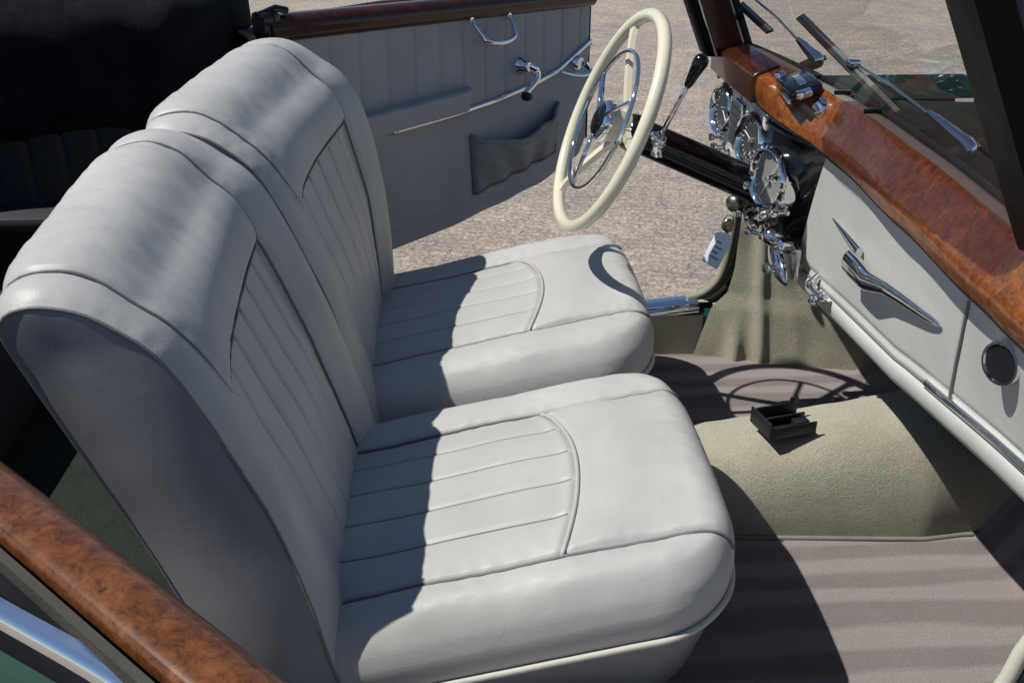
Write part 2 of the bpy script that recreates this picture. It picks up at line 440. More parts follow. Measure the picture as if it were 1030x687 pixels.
    def off_ring(ring, o, dz_):
        res = []
        for i, p in enumerate(ring):
            a = ring[max(0, i-1)]; c = ring[min(len(ring)-1, i+1)]; t = (c-a); t.z = 0
            n = V((-t.y, t.x, 0)) if t.length < 1e-9 else V((t.y, -t.x, 0)).normalized()
            w = V((p.x, p.y, 0))-cen
            if n.dot(w) < 0: n = -n
            res.append(V((p.x+n.x*o, p.y+n.y*o, p.z+dz_)))
        return res
    # thin the ring to even spacing
    ring, _ = resample(out, 150)
    r1 = off_ring(ring, .001, -.008); r2 = off_ring(ring, .000, -.026); r3 = off_ring(ring, -.003, -.046)
    b.grid([ring, r1, r2, r3])
    cush = b.build('cushion', 'leather', root, 180)
    for sgn in (-1, 1):
        t = MB(); t.tube([ct(x, yS if sgn > 0 else -yN, .0045) for x in [L*.985*q/70 for q in range(71)]], .0026, 8); t.build('piping', 'piping', cush, 180)
    t = MB(); t.tube([ct(xa(y), y, .0045) for y in [-yN+(yS+yN)*q/50 for q in range(51)]], .0036, 8); t.build('piping', 'leather', cush, 180)
    t = MB()
    for q in flc: t.tube([ct(xa(q)*k/40, q, .0006) for k in range(40)], .0013, 6)
    t.build('flute_seams', 'piping', cush, 180)
    t = MB(); t.tube(off_ring(ring, .001, -.048), .0050, 8); t.build('edge_piping', 'pale_piping', cush, 180)
    # base under the cushion
    b = MB(); fl = lambda rg, z, k: [V((p.x*(1-k)+cen.x*k, p.y*(1-k), z)) for p in rg]
    r3b = off_ring(ring, -.006, -.052)
    q1 = off_ring(ring, -.022, -.105); q2 = [V((p.x*.88+cen.x*.12, p.y*.88+cdy*.12, .06)) for p in ring]; q3 = [V((p.x*.84+cen.x*.16, p.y*.84+cdy*.16, .030)) for p in ring]
    b.grid([r3b, q1, q2, q3]); b.build('seat_base', 'shaded_leather', root, 60)
    for sgn in (-1, 1):
        f = MB(); f.box((.03, sgn*.20, -.022), (.46, .03, .016), bev=.003); f.build('seat_rail', 'dull_chrome', root)
        f = MB()
        f.tube([(.27, sgn*.235, .05), (.285, sgn*.235, .01), (.29, sgn*.235, -.028)], .012, 10); f.build('leg', 'olive_seal', root)
    return root
seat('car_seat', "grey leather driver's seat behind the cream steering wheel", .322, R(2.4), .046, -.019, .60, .085)
seat('car_seat', 'grey leather passenger seat nearest the camera, beside the tunnel carpet', -.325, R(1.6), .008, .021, .72)

# ------------------------------------------------------------------ doors
def make_door(name, label, H, ang, sg, dz):
    # local: X along the door from its hinge, Y towards the car (inner), Z up
    root = thing(name, label, 'car door', (H[0], H[1], .45+dz), ang, 'doors of the open car')
    zb = lambda s: interp([(0, .565), (.5, .569), (.72, .583), (.91, .599), (1.05, .622), (1.12, .645), (1.17, .70)], s)
    zt = lambda s: 1.168-.00*s-.046*s/1.146
    zs = lambda s: lin([(0, .893), (.54, .896), (.7, .904), (.87, .92), (1.0, .945), (1.09, .98), (1.16, 1.009), (1.2, 1.02)], s)
    fl = [.02, .113, .206, .299, .396, .488, .579, .668, .757, .844, .932, 1.022, 1.11]
    Z0 = .45
    mir = sg < 0
    def B(mb, n, m, par=root, a=40): return mb.build(n, m, par, a, (0, 0, Z0), mir)
    Wd = 1.172
    b = MB(); rows = []
    ss = [Wd*i/234 for i in range(235)]
    for s in ss:
        row = []
        lo, hi = zb(s), zt(s)+.01
        for j in range(81):
            z = lo+(hi-lo)*j/80
            d = 0
            if z > zs(s):
                for q in fl: d -= .004*gs(s-q, .0038)
                i = max([k for k in range(len(fl)) if fl[k] <= s] or [0]); w = (s-fl[i])/.092
                d += .0014*math.sin(math.pi*max(0, min(1, w)))*sstep(0, .03, z-zs(s))
            else: d += .002*noise.noise(V((s*6, z*6, 0)))
            lw = .612+.010*s+.02*max(0, s-.9)
            d -= .004*gs(z-lw, .005)
            e = min(Wd-s, z-lo)
            if e < .012: d -= .012*(1-e/.012)**2
            row.append((s, d, z))
        rows.append(row)
    b.grid(rows); pan = B(b, 'door_panel', 'door_leather', root, 180)
    # outer skin and edges
    b = MB(); prof = lambda z: -.060-.10*math.sin(math.pi*max(0, min(1, (z-.35)/1.0)))**.8
    sk = []
    for i in range(41):
        s = -.055+(Wd+.055)*i/40; lo, hi = zb(s)-.001, zt(s)-.002; fl_o = .032-(.036*sstep(.50, .20, s) if sg > 0 else .0)
        sk.append([(s, -.020, lo)]+[(s, -.088-.09*math.sin(math.pi*(.5+.5*j/16))**.6+fl_o if j < 16 else -.086+fl_o, lo+(hi-lo)*j/16) for j in range(17)])
    b.grid(sk); B(b, 'outer_skin', 'green', root, 50)
    b = MB(); rows = []
    for j in range(21):
        z = zb(Wd)+(zt(Wd)-zb(Wd))*j/20; rows.append([(Wd, -.001, z), (Wd+.006, -.02, z), (Wd, prof(z), z)])
    b.grid(rows); B(b, 'shut_face', 'rubber')
    b = MB(); b.cap([(0, 0, .565), (0, -.05, .565), (0, -.09, .8), (0, -.06, 1.16), (0, 0, 1.16)]); B(b, 'hinge_face', 'rubber')
    # wood cap
    b = MB(); rows = []
    for i in range(61):
        s = -.055+(Wd+.055)*i/60; z = zt(max(0, s)); cu = -.02*gs(s+.05, .1)
        sec = [(.004, -.004), (.014, .001), (.019, .010), (.020, .026), (.017, .038), (.009, .047), (.001, .0525), (-.010, .0545), (-.026, .0545), (-.035, .053), (-.038, .050), (-.038, .034)]
        rows.append([(s, o, z+h) for o, h in sec])
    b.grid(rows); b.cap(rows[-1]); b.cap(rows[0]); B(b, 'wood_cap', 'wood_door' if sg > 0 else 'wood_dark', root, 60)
    # window slot felt, chrome belt strip
    S41 = [-.055+(Wd+.055)*i/50 for i in range(51)]
    fo = lambda s: -.028-(.036*sstep(.50, .20, s) if sg > 0 else .0)
    b = MB(); b.grid([[(s, -.044, zt(s)+.042), (s, -.047, zt(s)+.041), (s, -.050, zt(s)+.038), (s, -.051, zt(s)+.01)] for s in S41]); B(b, 'window_felt', 'felt')
    b = MB(); b.grid([[(s, -.050, zt(s)+.024), (s, (fo(s)-.070)/2, zt(s)+.024), (s, fo(s)-.008, zt(s)+.018), (s, fo(s)-.010, zt(s)-.01)] for s in S41]); B(b, 'window_channel', 'cloth')
    b = MB(); b.grid([[(s, fo(s)-.009, zt(s)+.008), (s, fo(s)-.010, zt(s)+.026), (s, fo(s)-.012, zt(s)+.0275), (s, fo(s)-.018, zt(s)+.0250), (s, fo(s)-.024, zt(s)+.021), (s, fo(s)-.026, zt(s)+.010)] for s in S41]); B(b, 'belt_strip', 'chrome', root, 60)
    b = MB(); b.grid([[(s, fo(s)-.0255, zt(s)+.012), (s, fo(s)-.027, zt(s)+.009), (s, fo(s)-.029, zt(s)-.002), (s, fo(s)-.030, zt(s)-.02)] for s in S41]); B(b, 'belt_seal', 'cloth')
    # armrest
    b = MB(); sec = [(.0, .0), (.026, .001), (.034, .003), (.037, .020), (.041, .044), (.042, .054), (.039, .059), (.030, .061), (.012, .061), (0, .060)]
    rows = []
    for i in range(41):
        t = i/40; s = .10+.485*t; e = min(t, 1-t)*.485; k = min(1, .35+.65*math.sqrt(min(1, e/.03)))
        rows.append([(s+ (.012 if t > .97 else 0)*h/.06, o*k, .900+.002*t+h) for o, h in sec])
    b.grid(rows); b.cap(rows[-1]); b.cap(rows[0]); B(b, 'armrest', 'door_leather', root, 60)
    # chrome strip
    b = MB(); b.tube([(s, .004, zs(s)) for s in [.30+(Wd-.302)*i/50 for i in range(51)]], .0078, 10, flat=(1, .7)); B(b, 'chrome_strip', 'chrome', root, 180)
    # map pocket: slack gathered panel
    top = lambda t: lin([(0, .812), (.1, .800), (.5, .782), (.75, .800), (1, .846)], t)
    lowp = lambda t: .650+.044*t
    b = MB(); rows = []
    for i in range(61):
        t = i/60; s = .602+.404*t; row = []
        zt_, zb_ = interp([(0, .822), (.08, .802), (.5, .780), (.8, .806), (1, .846)], t), lowp(t)
        for j in range(31):
            u = j/30; z = zb_+(zt_-zb_)*u
            sl = math.sin(math.pi*t)**.6
            d = .008+.038*sl*u*u+.014*sl*math.sin(math.pi*u)
            fold = math.sin((t-.5)*24*(1-.45*u)+3*u)*.0075*sl*(1-u*.5)+.006*noise.noise(V((t*9+u*5, u*4, 2)))
            sx = (t-.5)*(.0)+.0
            row.append((s+.014*(1-u)*(.5-t)*1.5, d+fold if 0 < i < 60 else .002, z))
        rows.append(row)
    b.grid(rows); pk = B(b, 'map_pocket', 'pocket', root, 180)
    b = MB(); b.tube([V(r_[-1]) for r_ in rows], .006, 8); B(b, 'pocket_hem', 'pocket', pk, 180)
    b = MB(); b.tube([V(r_) for r_ in reversed(rows[0])]+[V(r_[0]) for r_ in rows[1:-1]]+[V(r_) for r_ in rows[-1]], .0045, 8); B(b, 'pocket_binding', 'piping', pk, 180)
    # pull handle
    b = MB(); pa = spline([(.604, .014, 1.140), (.606, .030, 1.118), (.620, .045, 1.090), (.645, .050, 1.079), (.685, .052, 1.075), (.722, .050, 1.078), (.746, .045, 1.088), (.757, .030, 1.112), (.759, .014, 1.134)], 6)
    n = len(pa); b.tube(pa, [.006+.0045*math.sin(math.pi*i/(n-1)) for i in range(n)], 12, flat=(1, .75)); ph = B(b, 'pull_handle', 'chrome', root, 180)
    for s, z in ((.602, 1.140), (.760, 1.134)):
        b = MB(); b.lathe([(0, .017), (.008, .016), (.010, .010), (.012, .0)], (s, .0, z), (0, 1, 0), 16); B(b, 'mount', 'chrome', ph)
    # window crank
    b = MB(); b.lathe([(.028, .0), (.027, .012), (.019, .020), (.018, .034), (.013, .042), (0, .044)], (.818, .0, .988), (0, 1, 0), 24); cr = B(b, 'window_crank', 'chrome', root)
    b = MB(); b.tube(spline([(.818, .036, .990), (.846, .046, .972), (.842, .050, .950), (.80, .050, .925), (.782, .050, .916)], 6), [.013]*6+[.009]*19, 10, flat=(1, .7)); B(b, 'crank_arm', 'chrome', cr, 180)
    b = MB(); b.lathe([(0, -.004), (.012, 0), (.013, .014), (.009, .026), (0, .028)], (.778, .052, .913), (0, 1, 0), 18); B(b, 'crank_knob', 'black_plastic', cr)
    # door lever
    b = MB(); b.lathe([(.026, 0), (.024, .014), (.018, .022), (0, .024)], (1.095, 0, .955), (0, 1, 0), 22); lv = B(b, 'door_lever', 'chrome', root)
    b = MB(); pa = spline([(1.110, .026, .952), (1.125, .034, .930), (1.09, .040, .925), (1.03, .040, .934), (.972, .038, .952)], 8); n = len(pa)
    b.tube(pa, [.014-.008*i/(n-1) for i in range(n)], 12, flat=(1, .55)); B(b, 'lever_arm', 'chrome', lv, 180)
    # lock and striker on the edge
    b = MB(); b.box((Wd-.006, -.02, .985), (.02, .034, .055), bev=.004); B(b, 'lock', 'dull_chrome')
    b = MB(); b.tube([(Wd+.002, -.02, .992), (Wd+.03, -.02, .99)], .008, 10); B(b, 'lock_bolt', 'chrome')
    # top of lowered window pane showing above the cap
    b = MB(); b.grid([[(s, -.048, zt(s)+.040), (s, -.048, zt(s)+.050+.014*sstep(.1, .5, s)), (s, -.053, zt(s)+.050+.014*sstep(.1, .5, s)), (s, -.053, zt(s)+.040)] for s in [.05+1.08*i/30 for i in range(31)]]); B(b, 'window_pane', 'chrome') if sg < 0 else None
    # hinge side latch block
    b = MB(); b.box((-.050, -.012, 1.205), (.05, .05, .055), bev=.01); b.tube([(-.075, -.01, 1.225), (-.03, .0, 1.238), (.0, .0, 1.23)], .008, 8); B(b, 'hinge_cover', 'black')
    return root
aF = math.atan2(.731, .682)
make_door('car_door', 'open far door with grey fluted panel, map pocket and chrome pull handle', (-.38, .70), aF, -1, 0)
aN = math.atan2(-.672, .740)
make_door('car_door', 'open near door seen over its burl wood cap and green outer skin', (-.545, -.775), aN, 1, -.143)

# ------------------------------------------------------------------ carpets
def sheet(fn, nx, ny): return [[fn(i/(nx-1), j/(ny-1)) for j in range(ny)] for i in range(nx)]
FZ = .36
mb = MB()
def fl_near(a, b):
    q = 1.90*a; y = -.655+.60*b
    x, z = (-.40+q, FZ) if q < 1.385 else (.985+(q-1.385)*.50, FZ+(q-1.385)*.86)
    return (x, y, z+.0015*noise.noise(V((x*9, y*9, 0))))
mb.grid(sheet(fl_near, 110, 40)); o = mb.build('floor_carpet', 'mauve', None, 180, (0.3, -.35, FZ)); tag(o, 'mauve grey passenger floor carpet with brushed stripes, in front of near seat', 'carpet', 'floor carpets')
mb = MB()
def fl_far(a, b):
    x = -.40+1.55*a; y = .10+.565*b
    z = FZ+max(0, x-.99)*.95+.002*noise.noise(V((x*9, y*9, 3)))
    return (x, y, z)
mb.grid(sheet(fl_far, 80, 40)); o = mb.build('floor_carpet', 'mauve', None, 180, (.3, .4, FZ)); tag(o, "mauve grey driver's floor carpet beyond the tunnel, crossed by the wheel's shadow", 'carpet', 'floor carpets')
# tunnel
mb = MB()
def tun(a, b):
    x = -.35+1.60*a
    hgt = lin([(-.4, .125), (.45, .150), (.62, .178), (.9, .225), (1.3, .27)], x)
    yn = lin([(-.4, -.10), (.45, -.112), (.88, -.142), (.97, -.13), (1.3, -.16)], x); yf = lin([(-.4, .14), (.45, .135), (.9, .15), (1.3, .2)], x)
    th = math.pi*b; c, s = math.cos(th), math.sin(th)
    e = .72
    yy = (abs(c)**e)*(1 if c > 0 else -1); zz = abs(s)**.78
    y = (yn+yf)/2-yy*(yf-yn)/2
    fz = FZ-.004+max(0, x-.99)*.55
    n = noise.noise(V((x*7, y*9, 1)))*.006*zz+noise.noise(V((x*24, y*24, 1)))*.0018*zz
    return (x, y, fz+hgt*zz*(1-.06*(b-.5))+n)
mb.grid(sheet(tun, 100, 60)); o = mb.build('tunnel_carpet', 'olive', None, 180, (.4, 0, FZ)); tag(o, 'pale olive pile carpet humped over the transmission tunnel', 'carpet')
mb = MB(); mb.tube([V(tun(i/60, .0))+V((0, -.004, .006)) for i in range(20, 61)], .005, 8); mb.build('binding', 'grey_rubber', o, 180, (.4, 0, FZ))

# ------------------------------------------------------------------ car body
body = thing('body', None, None, (0, 0, .0))
Bb = lambda mb, n, m, par=None, a=45: mb.build(n, m, par or body, a)
# floor pan
mb = MB(); mb.box((-.35, 0, FZ-.03), (3.0, 1.46, .04)); Bb(mb, 'floor_pan', 'rubber')
mb = MB(); mb.box((1.25, 0, .66), (.03, 1.36, .90)); Bb(mb, 'bulkhead', 'mauve')
for sg in (1, -1):
    # sill with chrome plate
    mb = MB(); mb.grid([[(x, sg*y, z) for y, z in ((.66, FZ-.02), (.662, .466), (.672, .474), (.735, .474), (.765, .455), (.775, .30), (.74, .24))] for x in [-.50+1.16*i/20 for i in range(21)]])
    sl = Bb(mb, 'sill', 'green')
    mb = MB(); mb.grid([[(x, sg*y, z+(.06*max(0, x-.45)*1.6)) for y, z in ((.664, .462), (.668, .480), (.676, .486), (.705, .487), (.730, .484), (.734, .475))] for x in [-.48+1.09*i/30 for i in range(31)]])
    Bb(mb, 'sill_plate', 'chrome', sl)
    mb = MB(); mb.grid([[(x, sg*.6585, FZ), (x, sg*.6585, .472)] for x in [-.5+1.12*i/10 for i in range(11)]]); Bb(mb, 'sill_carpet', 'olive' if sg > 0 else 'dark_carpet', sl)
    # door opening seal (sill curving up into the pillar)
    pa = spline([(.585, sg*.705, .500), (.625, sg*.705, .512), (.660, sg*.705, .545), (.680, sg*.705, .600), (.689, sg*.703, .68), (.692, sg*.70, .77), (.690, sg*.695, .86), (.675, sg*.69, .96), (.65, sg*.685, 1.06), (.62, sg*.68, 1.15)], 8)
    if sg < 0: pa = spline([(.588, -.722, .480), (.636, -.722, .500), (.674, -.722, .535), (.694, -.724, .590), (.706, -.726, .65), (.730, -.742, .74), (.748, -.78, .86), (.758, -.80, .98)], 8)
    mb = MB(); mb.tube(pa, .0105, 10)
    if sg > 0: mb.tube([p+V((.022, sg*.012, -.004)) for p in pa], .009, 10)
    Bb(mb, 'door_seal', 'olive_seal' if sg > 0 else 'sunlit_seal', None, 180)
    if sg > 0: mb = MB(); mb.grid([[p+V((.012, sg*.012, -.012)), p+V((.03, sg*.02, -.01)), p+V((.05, sg*.065, -.03)), p+V((.09, sg*.075, -.05))] for p in pa])
    else: mb = MB(); mb.grid([[p+V((.012, -.004, -.004)), p+V((.03, -.010, -.01)), p+V((.06, -.065, -.03)), p+V((.10, -.075, -.05))] for p in pa])
    Bb(mb, 'door_pillar', 'green')
    # kick panel carpet, folded
    mb = MB()
    def kick(a, b):
        zz = FZ-.005+.50*b
        xl = .655+.03*sstep(.0, .25, b)+.005; xl = lin([(0, .60), (.28, .64), (.36, .678), (.5, .690), (1, .695)], b)
        if sg < 0: xl = max(xl, .735)
        x = xl+(1.13-xl)*a
        y = (.657-.16*a) if sg > 0 else .676-.016*a
        fold = .014*gs((x-.735-.03*(1-b)), .016)+.009*gs(x-.80, .016)*sstep(.2, .8, b)+.004*gs(x-.86+.1*b, .02)+.02*gs(x-.70, .02)*sstep(.3, .0, b)
        y -= fold*sstep(0, .12, a)+.006*noise.noise(V((x*13, zz*9, 5)))
        return (x, sg*y, zz)
    mb.grid(sheet(kick, 90, 60)); Bb(mb, 'kick_panel', 'olive', None, 180)
    # B post
    px = -.455 if sg > 0 else -.66
    mb = MB(); mb.box((px, sg*.715, .76), (.07, .075, .80), bev=.012); mb.box((px-.015, sg*.705, 1.17), (.045, .06, .05), bev=.008); Bb(mb, 'door_post', 'black')
    # rear quarter: outer panel and inner trim
    mb = MB()
    path = [(-.47 if sg > 0 else -.68, .765), (-.9, .775), (-1.35, .75), (-1.75, .66), (-2.1, .45), (-2.25, .0)]
    pts = spline([(x, sg*y, 0) for x, y in path], 6); rows = []
    for p in pts:
        rows.append([V((p.x*k+(-1)*(1-k), p.y*k, z)) for k, z in ((.93, .26), (1.0, .40), (1.04, .65), (1.02, .9), (.97, 1.06), (.93, 1.085), (.87, 1.085))])
    mb.grid(rows); Bb(mb, 'rear_quarter', 'green', None, 180)
    mb = MB(); rows = []
    for i in range(121):
        x = (-.48 if sg > 0 else -.68)-.9*i/120; d = .006*gs(((i/120*11) % 1)-.5, .07)
        rows.append([(x, sg*(.69+d*(1 if z > .80 else 0)), z) for z in (FZ, .6, .79, .80, .81, .9, 1.0, 1.075)])
    mb.grid(rows); Bb(mb, 'rear_side_trim', 'rear_leather', None, 60)
    mb = MB(); mb.box((-1.0, sg*.635, .775), (.85, .11, .035), bev=.012); Bb(mb, 'rear_armrest', 'rear_leather')
# rear bench / bulkhead
mb = MB(); mb.grid([[(-1.0-.02*math.sin(3.1*abs(y)), y, FZ+.005), (-1.02, y, .60), (-1.05, y, .63), (-1.42, y, .58), (-1.47, y, .62), (-1.60, y, 1.0), (-1.66, y, 1.06)] for y in [-.68+1.36*i/40 for i in range(41)]]); Bb(mb, 'rear_bench', 'rear_leather')
mb = MB(); mb.grid([[(x, y, FZ+.004) for y in (-.69, 0, .69)] for x in (-1.02, -.7, -.42)]); Bb(mb, 'rear_floor_carpet', 'dark_carpet')
# cowl and bonnet
mb = MB(); rows = []
for i in range(33):
    t = i/32; x = .775+1.30*t; row = []
    hwid = .46-.15*t; zt = 1.118-.075*t*t
    for j in range(41):
        a = -1+2*j/40; y = hwid*a
        z = zt-.030*abs(a)**2-.06*abs(a)**10+.008*gs(a, .03)
        row.append((x, y, z))
    zs_ = .62 if x > 1.29 else 1.045
    rows.append([(x, -hwid-.01, zs_)]+row+[(x, hwid+.01, zs_)])
mb.grid(rows); mb.cap(rows[-1]); Bb(mb, 'bonnet', 'dark_green', None, 50)
mb = MB(); rows = []
for j in range(41):
    y = -.70+1.40*j/40; xb = .722-.12*y*y
    rows.append([(xb-.034, y, 1.10), (xb-.034, y, 1.150), (xb+.004, y, 1.148), (xb+.03, y, 1.135-.10*y*y), (.778, y, 1.112-.15*y*y), (.80, y, 1.08-.2*y*y)])
mb.grid(rows); Bb(mb, 'cowl', 'dark_green', None, 50)
for sg in (1, -1):
    mb = MB(); rows = []
    for i in range(41):
        t = i/40; x = 1.18+1.25*t
        top = .52+.36*math.sin(min(1, t*1.15)*math.pi*.62)**1.3
        rows.append([(x, sg*.30, top-.16), (x, sg*.50, top-.05), (x, sg*.60, top), (x, sg*.70, top-.012), (x, sg*.80, top-.07), (x, sg*.83, top-.2), (x, sg*.80, max(.22, top-.42))])
    mb.grid(rows); Bb(mb, 'front_wing', 'dark_green', None, 180)
    mb = MB(); mb.grid([[(x, sg*.70, .3), (x, sg*.715, .8), (x, sg*.70, 1.05), (x, sg*.69, 1.075), (x, sg*.44, 1.075)] for x in (.71 if sg > 0 else .745, .95, 1.2)]); Bb(mb, 'scuttle_side', 'dark_green')
# wheels under the wings so that the body does not float
for sx in (1.55, -1.45):
    for sg in (1, -1):
        mb = MB(); mb.lathe([(.0, -.02), (.20, -.03), (.215, -.06), (.30, -.075), (.335, -.05), (.34, 0), (.335, .05), (.30, .075), (.215, .06), (.2, .03), (0, .02)], (sx, sg*.66, .34), (0, 1, 0), 36); w = Bb(mb, 'wheel', 'rubber')

# ------------------------------------------------------------------ windscreen
ws = thing('windscreen', 'raked windscreen with black pillars standing behind the burl dashboard', 'windscreen', (.70, 0, 1.15))
W0 = (.70, 0, 1.15)
Bw = lambda mb, n, m, par=None, a=45: mb.build(n, m, par or ws, a, W0)
RK = .44
gx = lambda y, z: .716-.13*y*y-RK*(z-1.15)
mb = MB(); mb.grid([[(gx(y, z)+.0, y, z) for z in [1.150+.36*j/12 for j in range(13)]] for y in [-.64+1.28*i/30 for i in range(31)]]); Bw(mb, 'glass', 'glass', None, 180)
mb = MB()
ys = [-.64+1.28*i/40 for i in range(41)]
mb.tube([(gx(y, 1.153)+.006, y, 1.153) for y in ys], .0075, 10); Bw(mb, 'rubber_seal', 'rubber', None, 180)
mb = MB(); mb.grid([[(lin([(-.70, .622), (-.60, .640), (-.31, .665), (-.05, .676), (.26, .667), (.70, .640)], y)+a, y, 1.158+b) for a, b in ((.004, -.012), (.005, .001), (.022, .001), (.034, -.003), (.040, -.012))] for y in ys]); mb_ = Bw(mb, 'inner_strip', 'grey_rubber')
for y in (-.02, .12, .26):
    mb = MB(); mb.box((gx(y, 1.15)-.022, y, 1.162), (.030, .010, .008), bev=.002); Bw(mb, 'clip', 'black')
for sg in (1, -1):
    # pillar: black outer, wood trim inside
    def pil(z, a, b):
        y = .615-.10*(z-1.15); return (.628+(.0 if sg > 0 else .078)-(RK if sg > 0 else .47)*(z-1.13)+a, sg*(y+b), z)
    z_0 = 1.135 if sg > 0 else 1.12
    zz = [z_0+(1.52-z_0)*i/12 for i in range(13)]
    mb = MB(); mb.grid([[pil(z, -.062, .0), pil(z, -.066, .012), pil(z, -.064, .075), pil(z, -.03, .09), pil(z, .045 if sg > 0 else .0, .07), pil(z, .052 if sg > 0 else .004, .015), pil(z, .03 if sg > 0 else -.008, -.004), pil(z, -.038, -.004)] for z in zz], closed_v=True); p_ = Bw(mb, 'pillar', 'pillar_black', None, 50)
    if sg < 0: continue
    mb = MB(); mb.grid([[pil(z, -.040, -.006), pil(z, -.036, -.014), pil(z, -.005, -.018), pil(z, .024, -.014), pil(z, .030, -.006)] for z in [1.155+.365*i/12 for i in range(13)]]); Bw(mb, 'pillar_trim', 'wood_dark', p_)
    mb = MB(); mb.tube([pil(z, -.042, -.007) for z in zz], .003, 8); Bw(mb, 'chrome_bead', 'chrome', p_)
mb = MB(); mb.grid([[(gx(y, 1.51)+a, y, 1.51+b) for a, b in ((-.035, -.018), (-.045, .0), (-.035, .03), (.01, .04), (.03, .015), (.02, -.012))] for y in [-.62+1.24*i/30 for i in range(31)]], closed_v=True); Bw(mb, 'header_rail', 'black')
for y0, y1, xr in ((-.665, .055, .366), (.20, .60, .40)):  # unseen visors out of frame, added to shade the wood cap
    mb = MB(); mb.prism([(xr, y0+.03), (xr, y1-.03), (xr+.02, y1), (.515, y1), (.53, y1-.02), (.53, y0+.02), (.515, y0), (xr+.02, y0)], 0, .014, lambda a, b, d: (a, b, 1.468+(a-.375)*.15+d), .004); Bw(mb, 'unseen_visor', 'visor')

# ------------------------------------------------------------------ wipers
def onglass(y, z, o=.02): return V((gx(y, z)+o*.915, y, z+o*.40))
def wiper(label, pv, elbow, mid, b0, b1):
    root = thing('windscreen_wiper', label, 'wiper', pv, 0, 'windscreen wipers')
    W = lambda mb, n, m, par=None, a=45: mb.build(n, m, par or root, a, pv)
    pv, elbow, mid, b0, b1 = map(V, (pv, elbow, mid, b0, b1))
    # arm: broad tapered head then a thin wire
    mb = MB(); d = (elbow-pv).normalized(); up = V((.9, 0, .42)); sd = d.cross(up).normalized(); rows = []
    for t, w, h in ((-.12, .010, .010), (-.05, .016, .016), (.1, .0165, .018), (.3, .0125, .015), (.6, .0105, .011), (.85, .007, .008), (1.0, .004, .005)):
        p = pv.lerp(elbow, t); rows.append([p-sd*w-up*.004, p-sd*w+up*h*.6, p-sd*w*.5+up*h, p+sd*w*.5+up*h, p+sd*w+up*h*.6, p+sd*w-up*.004])
    mb.grid(rows, closed_v=True); mb.cap(rows[0]); mb.cap(rows[-1]); a_ = W(mb, 'arm_head', 'chrome', None, 50)
    mb = MB(); mb.lathe([(0, .006), (.005, .005), (.006, 0)], pv+up*.017-d*.0, up, 12); W(mb, 'screw', 'dull_chrome', a_)
    mb = MB(); mb.lathe([(.013, -.03), (.013, .0), (.009, .003)], pv, up, 16); W(mb, 'spindle', 'rubber')
    mb = MB(); mb.tube([elbow-d*.01, elbow.lerp(mid, .5)+up*.004, mid], .0026, 8); W(mb, 'arm', 'chrome', None, 180)
    mb = MB(); bd = (b1-b0).normalized(); s2 = bd.cross(up).normalized()
    n = up
    def prof(p): return [p-s2*.0030, p-s2*.0042+n*.008, p+s2*.0042+n*.008, p+s2*.0030]
    mb.grid([prof(b0), prof(b0.lerp(b1, .5)), prof(b1)], closed_v=True); mb.cap(prof(b0)); mb.cap(prof(b1)); bl = W(mb, 'blade', 'wiper_grey')
    mb = MB(); mb.grid([[p-s2*.0018-n*.009, p-s2*.0028, p+s2*.0028, p+s2*.0018-n*.009] for p in (b0, b1)], closed_v=True); W(mb, 'blade_rubber', 'rubber', bl)
    mb = MB(); mb.box(mid, (.022, .022, .012), bev=.003); W(mb, 'blade_clip', 'chrome', bl)
wiper('near windscreen wiper with a grey blade crossing its long chrome arm', (.765, -.212, 1.147), (.745, -.112, 1.181), (.709, .134, 1.212), (.672, .341, 1.261), (.735, -.017, 1.157))
wiper('far windscreen wiper at the driver side', (.745, .425, 1.158), (.725, .50, 1.192), (.645, .600, 1.266), (.640, .665, 1.240), (.679, .549, 1.199))

# ------------------------------------------------------------------ dashboard
dash = thing('dashboard', 'dashboard with burl wood cap, gauges and pale grey leather glovebox', 'dashboard', (.66, 0, .74))
D0 = (.66, 0, .74)
Bd = lambda mb, n, m, par=None, a=45: mb.build(n, m, par or dash, a, D0)
KY = [  # y, A(x,z) lower edge, B crease, R rear edge
 (.70, (.605, 1.096), (.600, 1.146), (.640, 1.165)), (.50, (.605, 1.096), (.598, 1.148), (.650, 1.166)), (.355, (.605, 1.094), (.598, 1.147), (.660, 1.166)),
 (.315, (.612, 1.086), (.608, 1.138), (.664, 1.165)), (.26, (.622, 1.079), (.634, 1.122), (.667, 1.163)), (.20, (.632, 1.075), (.650, 1.112), (.670, 1.161)), (.10, (.644, 1.073), (.655, 1.106), (.674, 1.160)),
 (-.05, (.645, 1.072), (.646, 1.105), (.676, 1.160)), (-.31, (.630, 1.072), (.625, 1.105), (.665, 1.160)), (-.60, (.613, 1.072), (.607, 1.105), (.640, 1.160)), (-.70, (.607, 1.072), (.598, 1.105), (.622, 1.160)), (-.80, (.600, 1.072), (.590, 1.105), (.602, 1.158))]
def sec(y, k):
    tb = [(q[0], q[k]) for q in reversed(KY)]
    return (interp([(a, b[0]) for a, b in tb], y), interp([(a, b[1]) for a, b in tb], y))
rows = []
